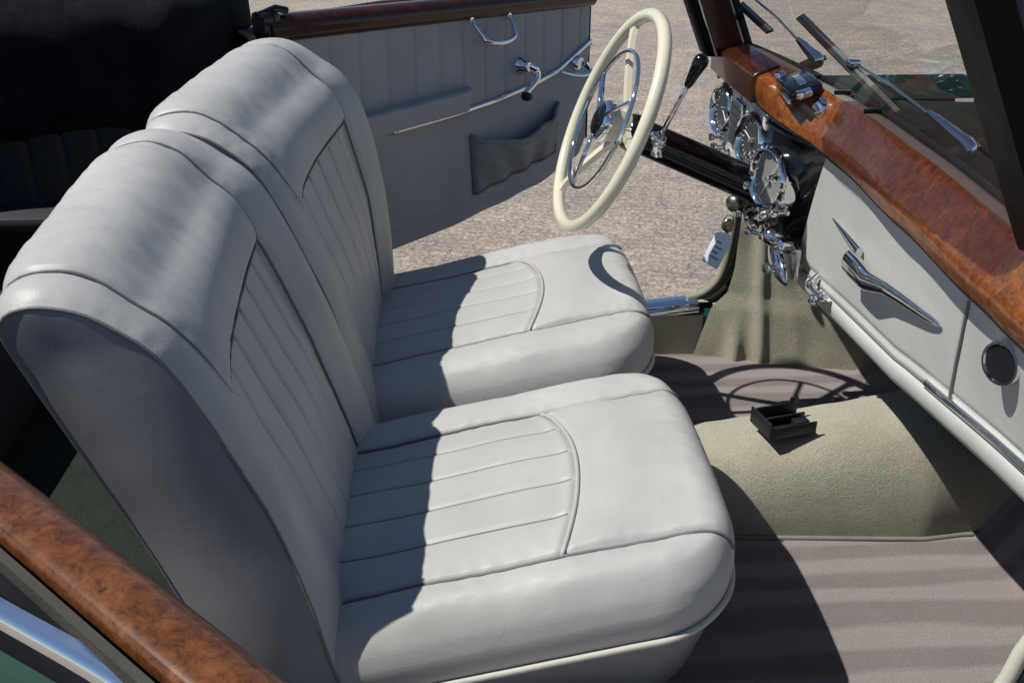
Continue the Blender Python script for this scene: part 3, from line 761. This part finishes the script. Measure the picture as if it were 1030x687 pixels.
for i in range(141):
    y = -.80+1.50*i/140
    A, Bc, Rr = V((*sec(y, 1), 0)), V((*sec(y, 2), 0)), V((*sec(y, 3), 0))
    cs = []
    cs.append(A+V((.02, -.004, 0))); cs.append(A+V((.004, -.003, 0))); cs.append(A+(Bc-A)*.04+V((-.002, 0, 0)))
    cs.append(A.lerp(Bc, .3)+V((-.004, .001, 0))); cs.append(A.lerp(Bc, .6)+V((-.005, .002, 0)))
    cs.append(A.lerp(Bc, .86)+V((-.003, .001, 0))); cs.append(Bc+V((-.001, .001, 0))); cs.append(Bc.lerp(Rr, .10)+V((0, .002, 0)))
    cs.append(Bc.lerp(Rr, .5)+V((0, .004, 0))); cs.append(Bc.lerp(Rr, .88)+V((0, .002, 0))); cs.append(Rr); cs.append(Rr+V((.010, -.012, 0)))
    rows.append([(c.x, y, c.y) for c in cs])
mb = MB(); mb.grid(rows); wd = Bd(mb, 'wood_cap', 'wood', None, 30)
wd['label'] = 'glossy burl walnut cap along the top of the dashboard'
# driver hood end face (step in the wood)
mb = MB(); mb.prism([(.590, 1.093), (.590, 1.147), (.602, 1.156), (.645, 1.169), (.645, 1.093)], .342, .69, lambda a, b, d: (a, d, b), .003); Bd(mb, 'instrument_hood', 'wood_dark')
# instrument panel, in front of the driver
mb = MB(); mb.prism([(.335, .955), (.335, 1.096), (.685, 1.096), (.685, .950), (.60, .920), (.45, .905)], .622, .66, lambda a, b, d: (d, a, b), .006); ip = Bd(mb, 'instrument_panel', 'dash_leather')
yb = lambda z: .075+.145*(1.05-z)/.19
# black centre pod: curved panel wrapping from the instruments to the glovebox
mb = MB(); rows = []
pl = spline([(.628, .38), (.630, .325), (.634, .285), (.642, .25), (.655, .215), (.672, .175), (.694, .13), (.70, .12)], 8)
def podp(k, z):
    p = pl[k]; w = sstep(.30, 1, k/(len(pl)-1))
    sh = lin([(.77, .055), (.80, .040), (.84, .022), (.90, .008), (1.04, 0), (1.10, .008)], z)
    return V((p.x+sh*(1-w*.5), p.y+w*(yb(z)-.12), z))
for k in range(len(pl)):
    rows.append([podp(k, z) for z in (.775, .80, .82, .84, .87, .90, .94, .98, 1.01, 1.04, 1.06, 1.075, 1.10)])
mb.grid(rows); Bd(mb, 'centre_pod', 'black', None, 60)
mb = MB(); mb.tube([podp(k, 1.055)+V((-.003, -.002, 0)) for k in range(len(pl))], .004, 8); Bd(mb, 'pod_trim', 'black', None, 180)
def fr(nrm):
    n = V(nrm).normalized(); u = V((0, 0, 1)); u = (u-n*u.dot(n)).normalized(); r_ = u.cross(n); return n, u, r_
def gauge(c, nrm, r, label, hands, silver=False):
    n, u, rt = fr(nrm); c = V(c)
    mb = MB(); mb.lathe([(r*.80, .006), (r*.86, .016), (r*.93, .019), (r, .014), (r*1.05, .004), (r*1.06, -.02)], c, n, 40); gz = Bd(mb, 'gauge', 'chrome', None, 60); gz['label'] = label
    mb = MB(); mb.lathe([(0, .004), (r*.5, .004), (r*.85, .005)], c, n, 40); Bd(mb, 'dial', 'dial_silver' if silver else 'dial', gz)
    mb = MB()
    for k in range(24):
        a = 2*math.pi*k/24; L_ = .16 if k % 2 == 0 else .09
        e = u*math.cos(a)+rt*math.sin(a); t = u*-math.sin(a)+rt*math.cos(a)
        p0, p1 = c+n*.0062+e*r*(.76-L_), c+n*.0062+e*r*.76; w = t*r*.014
        mb.add([p0-w, p0+w, p1+w, p1-w], [(0, 1, 2, 3)])
    Bd(mb, 'dial_marks', 'white', gz)
    for a in hands:
        mb = MB(); e = u*math.cos(a)+rt*math.sin(a); mb.tube([c+n*.008-e*r*.12, c+n*.008+e*r*.6], .0012, 6); Bd(mb, 'needle', 'white', gz)
    mb = MB(); mb.lathe([(.0, .016), (r*.08, .014), (r*.09, .004)], c, n, 12); Bd(mb, 'boss', 'chrome', gz)
    mb = MB(); mb.lathe([(0, .0135), (r*.5, .013), (r*.82, .012)], c, n, 30); Bd(mb, 'cover_glass', 'gauge_glass', gz)
gauge((.621, .632, 1.012), (-1, -.12, .08), .060, 'speedometer at the door end of the panel', (2.2,))
gauge((.621, .385, 1.005), (-1, -.20, .08), .058, 'dark gauge beside the radio', (-1.2,))
gauge((.630, .266, .957), (-.96, -.27, .05), .063, 'large chrome rimmed clock at the pod corner', (.6, 3.6), True)
# radio between the gauges
mb = MB(); mb.prism([(.474, .962), (.474, 1.056), (.556, 1.056), (.556, .962)], .612, .624, lambda a, b, d: (d, a, b), .003); rd = Bd(mb, 'radio', 'dial')
mb = MB()
for k in range(5): mb.box((.610, .515, .975+.018*k), (.003, .070, .004))
Bd(mb, 'grille', 'dull_chrome', rd)
mb = MB(); pa = [(.613, .472, .960), (.613, .472, 1.058), (.613, .558, 1.058), (.613, .558, .960)]; mb.tube(pa, .003, 8, True); Bd(mb, 'bezel', 'chrome', rd, 180)
# knobs
def knob(c, d, L_, r, name='knob', m='chrome', par=None):
    mb = MB(); mb.lathe([(r*1.15, -.002), (r*1.1, .003), (r*.45, .006), (r*.42, L_*.55), (r*.85, L_*.62), (r, L_*.78), (r*.85, L_*.93), (0, L_)], c, d, 18); return Bd(mb, name, m, par, 50)
dn = (-1, -.15, .05)
for c, L_, r in (((.621, .675, 1.080), .016, .008), ((.621, .566, 1.082), .016, .007), ((.621, .455, 1.080), .018, .008),
                 ((.621, .655, .940), .030, .010), ((.621, .615, .926), .034, .012), ((.621, .565, .926), .03, .010), ((.621, .42, .930), .03, .011)):
    knob(c, dn, L_, r)
for c, L_, r in (((.628, .325, .995), .045, .010), ((.628, .330, .930), .050, .011), ((.640, .245, .893), .045, .010), ((.648, .215, .905), .040, .009), ((.642, .222, .975), .040, .009)):
    knob(c, (-.90, -.42, .02), L_, r)
for c, L_, r in (((.64, .405, .850), .045, .013), ((.655, .375, .848), .05, .013), ((.655, .345, .838), .04, .012)):
    knob(c, (-.9, -.3, -.1), L_, r)
mb = MB(); mb.prism([(.19, .765), (.19, .83), (.26, .845), (.31, .83), (.30, .775), (.24, .755)], .672, .684, lambda a, b, d: (d, a, b), .003); lc = Bd(mb, 'lower_bracket', 'dull_chrome')
mb = MB(); mb.lathe([(0, .045), (.012, .042), (.022, .026), (.026, .008), (.028, .0), (.0, -.004)], (.668, .285, .826), (-.85, -.40, .2), 24); Bd(mb, 'bell_switch', 'chrome', lc)
mb = MB(); mb.lathe([(0, .040), (.010, .036), (.016, .02), (.018, 0), (0, -.004)], (.668, .232, .825), (-.7, -.6, .3), 22); Bd(mb, 'bell_switch', 'chrome', lc)
mb = MB()
rows = []
for i in range(17):
    t = i/16; k = math.sin(math.pi*t)**.6
    rows.append([V((.664-.020*k*max(0, math.sin(a_)), .325-.135*t+.004*math.cos(a_), .800-.040*t+.030*k*math.cos(a_))) for a_ in [2*math.pi*q/20 for q in range(20)]])
mb.grid(rows, closed_v=True); Bd(mb, 'escutcheon', 'chrome', lc, 180)
knob((.655, .365, .800), (-.7, .5, .1), .040, .010, 'knob', 'chrome', lc)
knob((.652, .235, .778), (-.8, -.4, .1), .035, .011, 'knob', 'chrome', lc)
mb = MB(); mb.tube(spline([(.70, .13, .80), (.684, .115, .792), (.682, .085, .786), (.684, .050, .792)], 5), .006, 10); lh = Bd(mb, 'choke_lever', 'chrome', None, 180)
for p in ((.682, .045, .794), (.682, .09, .768), (.678, .10, .796)):
    mb = MB(); mb.ball(p, .0105); Bd(mb, 'knob', 'chrome', lh, 180)
# passenger face
fx = lambda y, z: lin([(0, .668), (.30, .665), (.45, .658), (.60, .642), (.72, .626)], -y)+(1.05-z)*lin([(0, .14), (.25, .14), (.45, .17), (.6, .22), (.72, .28)], -y)
zbm = lambda y: lin([(-.72, .892), (-.60, .872), (-.45, .844), (-.25, .814), (.05, .787), (.25, .768)], y)
yspl = lambda z: lin([(.83, -.44), (.92, -.465), (1.0, -.492), (1.06, -.515)], z)
mb = MB(); rows = []
def face(y, z):
    d = 0
    d += .006*gs(y-yspl(z), .004) 
    d += .004*gs(z-zbm(y)-.016, .005)
    return (fx(y, z)+d-.0015*noise.noise(V((y*6, z*6, 0))), y, z)
for i in range(221):
    q = i/220; y = -.70; zt_ = 0
    row = []
    for j in range(61):
        ye = yb(.78+.27*j/60); y = -.79+(ye+.79)*q; zt_ = sec(y, 1)[1]+.004; row.append(face(y, zbm(y)+(zt_-zbm(y))*j/60))
    rows.append(row)
mb.grid(rows); gb = Bd(mb, 'glovebox_panel', 'dash_leather', None, 180)
mb = MB(); mb.tube([(fx(yspl(z), z)+.001, yspl(z), z) for z in [.846+.205*k/30 for k in range(31)]], .0028, 8); Bd(mb, 'lid_gap', 'piping', None, 180)
# lower leather roll
mb = MB(); rows = []
for i in range(61):
    y = -.79+1.04*i/60; b0 = zbm(y); x0 = fx(y, b0)
    rows.append([(x0+a, y, b0+c) for a, c in ((.006, .002), (-.002, -.002), (-.006, -.012), (-.004, -.030), (.006, -.044), (.024, -.052), (.06, -.05), (.1, -.03))])
mb.grid(rows); Bd(mb, 'knee_roll', 'dash_leather', None, 180)
mb = MB(); mb.tube([(fx(y, zbm(y))-.005, y, zbm(y)+.006) for y in [-.79+.42*i/40 for i in range(41)]], .0055, 10); Bd(mb, 'chrome_strip', 'chrome', None, 180)
mb = MB(); mb.tube([(fx(y, zbm(y))-.0015, y, zbm(y)+.002) for y in [-.37+.60*i/40 for i in range(41)]], .003, 8); Bd(mb, 'piping', 'piping', None, 180)
# black bead under the wood
mb = MB(); mb.tube([(sec(y, 1)[0]+.004, y, sec(y, 1)[1]-.003) for y in [-.79+1.19*i/60 for i in range(61)]], .004, 8); Bd(mb, 'bead', 'black', None, 180)
# glovebox handle: spear backplate and raised grip
def fpt(y, z, o): return V((fx(y, z)-o, y, z))
mb = MB(); mb.tube([fpt(.045-.150*i/24, .950-.010*i/24, .003+.006*i/24) for i in range(25)], [.0015+.0095*(i/24)**.8 for i in range(25)], 14, flat=(1, .55)); hd = Bd(mb, 'glovebox_handle', 'chrome', None, 180)
mb = MB(); pa = []
for i in range(49):
    t = i/48; pa.append(fpt(-.095-.320*t, lin([(0, .922), (.28, .924), (.48, .939), (1, .953)], t), lin([(0, .022), (.25, .024), (.5, .019), (.85, .009), (1, .003)], t)))
mb.tube(pa, [lin([(0, .0215), (.10, .0220), (.22, .0200), (.34, .0150), (.46, .0110), (.7, .0085), (.92, .0060), (.97, .0045), (1, .0015)], i/48) for i in range(49)], 18, flat=(1, .62)); Bd(mb, 'grip', 'chrome', hd, 180)
# round air vent at the near end
vc = V((fx(-.640, 1.012)-.010, -.640, 1.012)); vn = (-1, -.34, .02)
mb = MB(); mb.lathe([(.0215, .001), (.0235, .005), (.0265, .005), (.028, .0), (.028, -.022)], vc, vn, 32); vt = Bd(mb, 'air_vent', 'chrome', None, 180)
mb = MB(); mb.lathe([(.0, .0025), (.0222, .0028)], vc, vn, 32); Bd(mb, 'vent_dark_disc', 'cloth', vt)  # flat black disc painted for the dark inside of the vent
# ashtray and button on top of the wood
ac = V((.646, .222, 1.153)); rz = Matrix.Rotation(R(-6), 3, 'Z')@Matrix.Rotation(R(-20), 3, 'Y')
mb = MB(); mb.box(ac, (.062, .135, .022), rz, .005); ash = Bd(mb, 'ashtray', 'black')
mb = MB(); mb.box(ac+rz@V((.002, -.005, .0125)), (.014, .075, .003), rz, .001); Bd(mb, 'lid_trim', 'chrome', ash)
mb = MB(); mb.box(ac+rz@V((-.032, 0, -.006)), (.006, .130, .010), rz, .002); Bd(mb, 'front_trim', 'chrome', ash)
mb = MB(); mb.lathe([(.012, -.004), (.012, .004), (.008, .009), (0, .010)], ac+V((-.01, .088, .0)), (-.2, 0, 1), 18); Bd(mb, 'map_light_switch', 'chrome', ash)
mb = MB(); mb.box(ac+rz@V((-.006, -.075, .004)), (.03, .022, .014), rz, .004); Bd(mb, 'end_cap', 'chrome', ash)
mb = MB(); mb.lathe([(.021, -.006), (.020, .003), (.014, .007), (.012, .014), (.008, .018), (0, .018)], (.664, .135, 1.134), (-.75, -.05, .65), 24); Bd(mb, 'chrome_button', 'chrome')

# ------------------------------------------------------------------ steering wheel
SW = V((.300, .335, 1.060))
sw = thing('steering_wheel', 'cream three-spoke steering wheel with chrome horn ring on a black column', 'steering wheel', SW)
Bs = lambda mb, n, m, par=None, a=180: mb.build(n, m, par or sw, a, SW)
n = V((-.915, -.075, .395)).normalized(); u = (V((0, 0, 1))-n*n.z).normalized(); rt = u.cross(n).normalized()   # rt points to far or near
if rt.y > 0: rt = -rt                                          # near side
P = lambda a, r_, h=0: SW+(rt*math.cos(a)+u*math.sin(a))*r_+n*h
RW = .222
mb = MB(); mb.tube([P(2*math.pi*i/72, RW) for i in range(72)], .0135, 14, True); Bs(mb, 'rim', 'cream')
for a in (R(0), R(120), R(240)):
    mb = MB(); rows = []
    for i in range(13):
        t = i/12; r_ = .03+(RW-.042)*t; w = .011-.002*t+.006*max(0, t-.85)/.15; h = -.035*(1-t)**1.5-.002
        c = P(a, r_, h); tg = (rt*-math.sin(a)+u*math.cos(a))
        rows.append([c-tg*w-n*.004, c-tg*w*.7+n*.006, c+tg*w*.7+n*.006, c+tg*w-n*.004])
    mb.grid(rows, closed_v=True); Bs(mb, 'spoke', 'cream', None, 50)
mb = MB(); mb.tube([P(2*math.pi*i/60, .145, .012) for i in range(60)], .0045, 10, True); hr = Bs(mb, 'horn_ring', 'chrome')
for a in (R(30), R(150), R(270)):
    mb = MB(); mb.tube([P(a, .03, .018), P(a, .08, .016), P(a, .145, .012)], .0042, 8, flat=(1, 1.6)); Bs(mb, 'horn_ring_arm', 'chrome', hr)
mb = MB(); mb.lathe([(.030, -.05), (.034, -.02), (.038, .004), (.036, .010)], SW, n, 32); Bs(mb, 'hub', 'cream', None, 50)
mb = MB(); mb.lathe([(.043, .002), (.043, .012), (.038, .019), (.033, .020)], SW, n, 32); hb = Bs(mb, 'hub_ring', 'chrome', None, 50)
mb = MB(); mb.lathe([(.034, .019), (.028, .025), (.012, .028), (0, .0285)], SW, n, 32); Bs(mb, 'horn_button', 'black', hb)
c0 = SW-n*.045; axd = V((.933, .02, -.415)).normalized()
mb = MB(); mb.lathe([(.030, -.005), (.036, .0), (.039, .012), (.039, .04), (.036, .046), (.036, .30), (.038, .31), (.038, .46)], c0, axd, 32); cl = Bs(mb, 'column', 'black', None, 40)
gbp = V((.400, .305, 1.030))
mb = MB(); mb.ball(gbp, .018); mb.lathe([(.014, 0), (.012, .02), (.016, .025), (0, .03)], gbp-V((0, 0, .03)), (0, -.2, 1), 16); mb.ball(gbp+V((-.012, -.012, .012)), .009); gj = Bs(mb, 'lever_joint', 'chrome', cl)
top = V((.466, .300, 1.172)); d = (top-gbp).normalized()
mb = MB(); mb.tube([gbp, gbp+d*.11, top-d*.02], .0052, 10); gl = Bs(mb, 'gear_lever', 'chrome')
mb = MB(); mb.lathe([(.006, -.040), (.0085, -.034), (.0125, -.005), (.0155, .012), (.014, .022), (.008, .028), (0, .030)], top, d, 20); Bs(mb, 'gear_knob', 'black', gl)
# ------------------------------------------------------------------ keys
kp = V((.588, .400, .846))
ks = thing('key_bunch', 'keys with a pale blue plastic tag hanging from the ignition lock', 'keys', kp)
Bk = lambda mb, n_, m, par=None, a=60: mb.build(n_, m, par or ks, a, kp)
mb = MB(); mb.lathe([(.019, .0), (.018, .010), (.011, .016), (0, .017)], kp+V((.012, .006, .014)), (-.75, -.65, .1), 22); mb.tube([kp+V((.012, .006, .014)), kp+V((.05, .012, .02))], .012, 10); Bk(mb, 'lock_barrel', 'brass')
def hang(o, ang, dy): 
    c, s_ = math.cos(ang), math.sin(ang)
    return lambda a, b, d: (o[0]+a*c+b*s_, o[1]+dy+d-a*.75, o[2]-a*s_+b*c)
h1 = hang(kp+V((-.004, -.012, -.028)), R(8), 0)
mb = MB(); mb.prism([(-.011, 0), (-.006, .010), (.006, .010), (.011, 0), (.011, -.012), (.005, -.018), (.004, -.045), (-.004, -.045), (-.005, -.018), (-.011, -.012)], 0, .002, h1, .0004); Bk(mb, 'key', 'brass')
mb = MB(); mb.tube([kp+V((-.004+.011*math.cos(t), -.014, -.020+.013*math.sin(t))) for t in [2*math.pi*i/24 for i in range(24)]], .0012, 6, True); Bk(mb, 'ring', 'chrome')
mb = MB(); mb.ball(kp+V((-.003, -.010, -.030)), .013, (1, .5, 1.1)); Bk(mb, 'fob', 'brass')
h2 = hang(kp+V((-.008, -.020, -.045)), R(22), 0)
mb = MB(); mb.prism([(-.016, -.082), (.016, -.082), (.017, -.012), (.006, .0), (-.006, .0), (-.017, -.012)], 0, .002, h2, .0005); tg = Bk(mb, 'tag', 'tag')
mb = MB()
for k, w in enumerate((.018, .012, .016, .010)):
    z_ = -.064+.012*k; mb.add([h2(-.009, z_, -.0012), h2(-.009+w, z_, -.0012), h2(-.009+w, z_+.004, -.0012), h2(-.009, z_+.004, -.0012)], [(0, 1, 2, 3)])
Bk(mb, 'tag_print', 'blue', tg)
# ------------------------------------------------------------------ black holder on the tunnel, pedal
hp = V((.615, -.022, .548))
hd = thing('plastic_holder', 'small open black plastic holder lying on the olive tunnel carpet', 'holder', hp, R(14))
Bh = lambda mb, n_, m, par=None, a=40: mb.build(n_, m, par or hd, a)
mb = MB(); mb.box((0, 0, .003), (.10, .075, .006), bev=.002); mb.box((-.049, 0, .018), (.004, .075, .034), bev=.001); mb.box((0, -.036, .013), (.10, .004, .024), bev=.001); Bh(mb, 'tray', 'black_plastic')
mb = MB(); mb.box((.005, .036, .015), (.092, .004, .030), bev=.001); mb.box((.043, .036, .034), (.018, .004, .014), bev=.001); Bh(mb, 'rear_wall', 'black_plastic')
mb = MB(); mb.box((.005, .004, .016), (.085, .004, .018), Matrix.Rotation(R(12), 3, 'X'), .001); mb.box((.03, -.012, .013), (.03, .02, .012), bev=.002); Bh(mb, 'divider', 'black_plastic')
pp = V((.965, .60, FZ))
pd = thing('pedal', 'brown worn pedal pad on the floor at the foot of the kick panel', 'pedal', pp)
Bp = lambda mb, n_, m: mb.build(n_, m, pd, 40, pp)
mb = MB(); rp = Matrix.Rotation(R(-40), 3, 'Y'); mb.box(pp+V((.01, 0, .035)), (.014, .055, .075), rp, .005); Bp(mb, 'pad', 'rust')
mb = MB()
for k in range(5): mb.box(pp+V((.01, 0, .035))+rp@V((-.009, 0, -.026+.013*k)), (.004, .048, .005), rp, .001)
Bp(mb, 'ribs', 'rust')
mb = MB(); mb.tube([pp+V((.0, 0, .002)), pp+V((.03, 0, .02)), pp+V((.05, 0, .05))], .008, 8); Bp(mb, 'arm', 'rubber')

# ------------------------------------------------------------------ folded soft top
st = thing('folded_soft_top', 'black cloth soft top folded down behind the seats', 'soft top', (-1.3, 0, 1.08))
S0 = (-1.3, 0, 1.08)
pa = spline([(-.50, .745, 1.20), (-.62, .76, 1.17), (-.85, .79, 1.13), (-1.2, .80, 1.13), (-1.55, .72, 1.26), (-1.85, .45, 1.28), (-1.92, 0, 1.29), (-1.85, -.45, 1.28), (-1.55, -.72, 1.26), (-1.2, -.80, 1.23), (-.9, -.79, 1.21)], 10)
mb = MB(); rows = []; n_ = len(pa)
for i, p in enumerate(pa):
    t = (pa[min(i+1, n_-1)]-pa[max(i-1, 0)]).normalized(); sd = V((t.y, -t.x, 0)).normalized()
    e = min(i, n_-1-i); k = min(1, .55+.45*e/8)
    row = []
    for q in range(36):
        a = 2*math.pi*q/36; rx, rz_ = .155*k, .175*k*(1+.35*sstep(5, 30, e))
        w = 1+.10*math.sin(3*a+i*.05)+.05*math.sin(7*a+1)
        pp_ = p+sd*rx*math.cos(a)*w+V((0, 0, 1))*(rz_*math.sin(a)*w)
        pp_ += V((1, 1, 1))*.022*noise.noise(pp_*7)
        row.append(pp_)
    rows.append(row)
mb.grid(rows, closed_v=True); mb.cap(rows[0]); mb.cap(rows[-1]); mb.build('cloth', 'cloth', st, 180, S0)
for sg in (1, -1):
    mb = MB(); mb.tube([(-.50, sg*.70, 1.10), (-.8, sg*.68, 1.15), (-1.1, sg*.66, 1.22)], .012, 8); mb.build('hood_bow', 'black', st, 180, S0)

# ------------------------------------------------------------------ one car: every fitted piece is its part
def fuse(o):
    """merge an object's children into its own mesh, keeping their materials as slots"""
    kids = []
    def walk(q):
        for c in q.children: kids.append(c); walk(c)
    walk(o)
    if not kids: return o
    vs, fs, ms, sm = [], [], [], []
    mats = []
    for q in [o]+kids:
        me = q.data; k = len(vs); vs += [tuple(v.co) for v in me.vertices]
        mt = me.materials[0]
        if mt not in mats: mats.append(mt)
        for p in me.polygons: fs.append(tuple(i+k for i in p.vertices)); ms.append(mats.index(mt))
    me = bpy.data.meshes.new(o.name); me.from_pydata(vs, [], fs)
    for mt in mats: me.materials.append(mt)
    for p, i in zip(me.polygons, ms): p.material_index = i; p.use_smooth = True
    me.set_sharp_from_angle(angle=R(45))
    o.data = me
    for q in kids: bpy.data.objects.remove(q)
    return o
car = thing('convertible_car', 'dark green open convertible with grey leather seats, burl wood dashboard and both doors open', 'car', (0, 0, 0))
def collapse(root, main, name, label=None):
    m = [c for c in root.children if c.name.split('.')[0] == main][0]
    kids = []
    def walk(q):
        for c in q.children:
            kids.append(c); walk(c)
    walk(root)
    for c in kids:
        if c is not m: c.parent = m
    m.parent = car; m.location = root.location; m.rotation_euler = root.rotation_euler
    bpy.data.objects.remove(root)
    m.name = name
    if label: m['label'] = label
    return m
for o in [o for o in bpy.data.objects if o.name.split('.')[0] in ('gauge', 'radio', 'air_vent', 'ashtray', 'glovebox_handle', 'lower_bracket', 'choke_lever', 'window_crank', 'door_lever', 'pull_handle')]: fuse(o)
tops = [o for o in bpy.data.objects if o.parent is None and o.type == 'EMPTY' and o is not car]
for o in tops:
    nm, lb = o.name.split('.')[0], o.get('label')
    if nm == 'car_seat': collapse(o, 'seat_base', 'seat', lb)
    elif nm == 'car_door': collapse(o, 'door_panel', 'door', lb)
    elif nm == 'windscreen': collapse(o, 'glass', 'windscreen')
    elif nm == 'windscreen_wiper': collapse(o, 'arm_head', 'wiper', lb)
    elif nm == 'dashboard': collapse(o, 'glovebox_panel', 'dashboard')
    elif nm == 'steering_wheel': collapse(o, 'rim', 'steering_wheel', 'cream three-spoke steering wheel with chrome horn ring')
    elif nm == 'folded_soft_top': collapse(o, 'cloth', 'soft_top')
    elif nm == 'pedal': collapse(o, 'pad', 'pedal')
    elif nm == 'body':
        for c in list(o.children): c.parent = car
        bpy.data.objects.remove(o)
for o in [o for o in bpy.data.objects if o.name.split('.')[0] == 'tunnel_carpet']:
    o.parent = car
    for k in ('label', 'category', 'group', 'kind'):
        if k in o: del o[k]

# ------------------------------------------------------------------ light, sky, camera
kx, ky = .69, .035
sun = bpy.data.lights.new('sun', 'SUN'); sun.energy = 5.0; sun.angle = R(.53); sun.color = (1, .955, .88)
so = bpy.data.objects.new('sun', sun); col.objects.link(so); so.location = (-4, -1, 6)
so.rotation_euler = V((kx, ky, -1)).to_track_quat('-Z', 'Y').to_euler()
elev = math.atan2(1, math.hypot(kx, ky)); az = math.atan2(-kx, -ky)
w = bpy.data.worlds.new('World'); scn.world = w; w.use_nodes = True
nt = w.node_tree; sk = nt.nodes.new('ShaderNodeTexSky'); sk.sky_type = 'NISHITA'; sk.sun_disc = False
sk.sun_elevation = elev; sk.sun_rotation = az; sk.air_density = 1; sk.dust_density = .1; sk.ozone_density = 3.5
bg = nt.nodes['Background']; bg.inputs['Strength'].default_value = .079
nt.links.new(sk.outputs[0], bg.inputs['Color'])

cam = bpy.data.cameras.new('camera'); co = bpy.data.objects.new('camera', cam); col.objects.link(co)
cam.sensor_width = 36; cam.lens = 36*1000/1030; cam.clip_start = .05; cam.clip_end = 500
pch = math.atan(498/1000); yaw = math.atan(60*math.cos(pch)/1000)
fwd = V((math.sin(yaw)*math.cos(pch), math.cos(yaw)*math.cos(pch), -math.sin(pch)))
co.location = (0, -1.65, 1.56); co.rotation_euler = fwd.to_track_quat('-Z', 'Y').to_euler()
scn.camera = co
scn.render.engine = 'CYCLES'
scn.view_settings.view_transform = 'Standard'; scn.view_settings.look = 'None'; scn.view_settings.exposure = 0
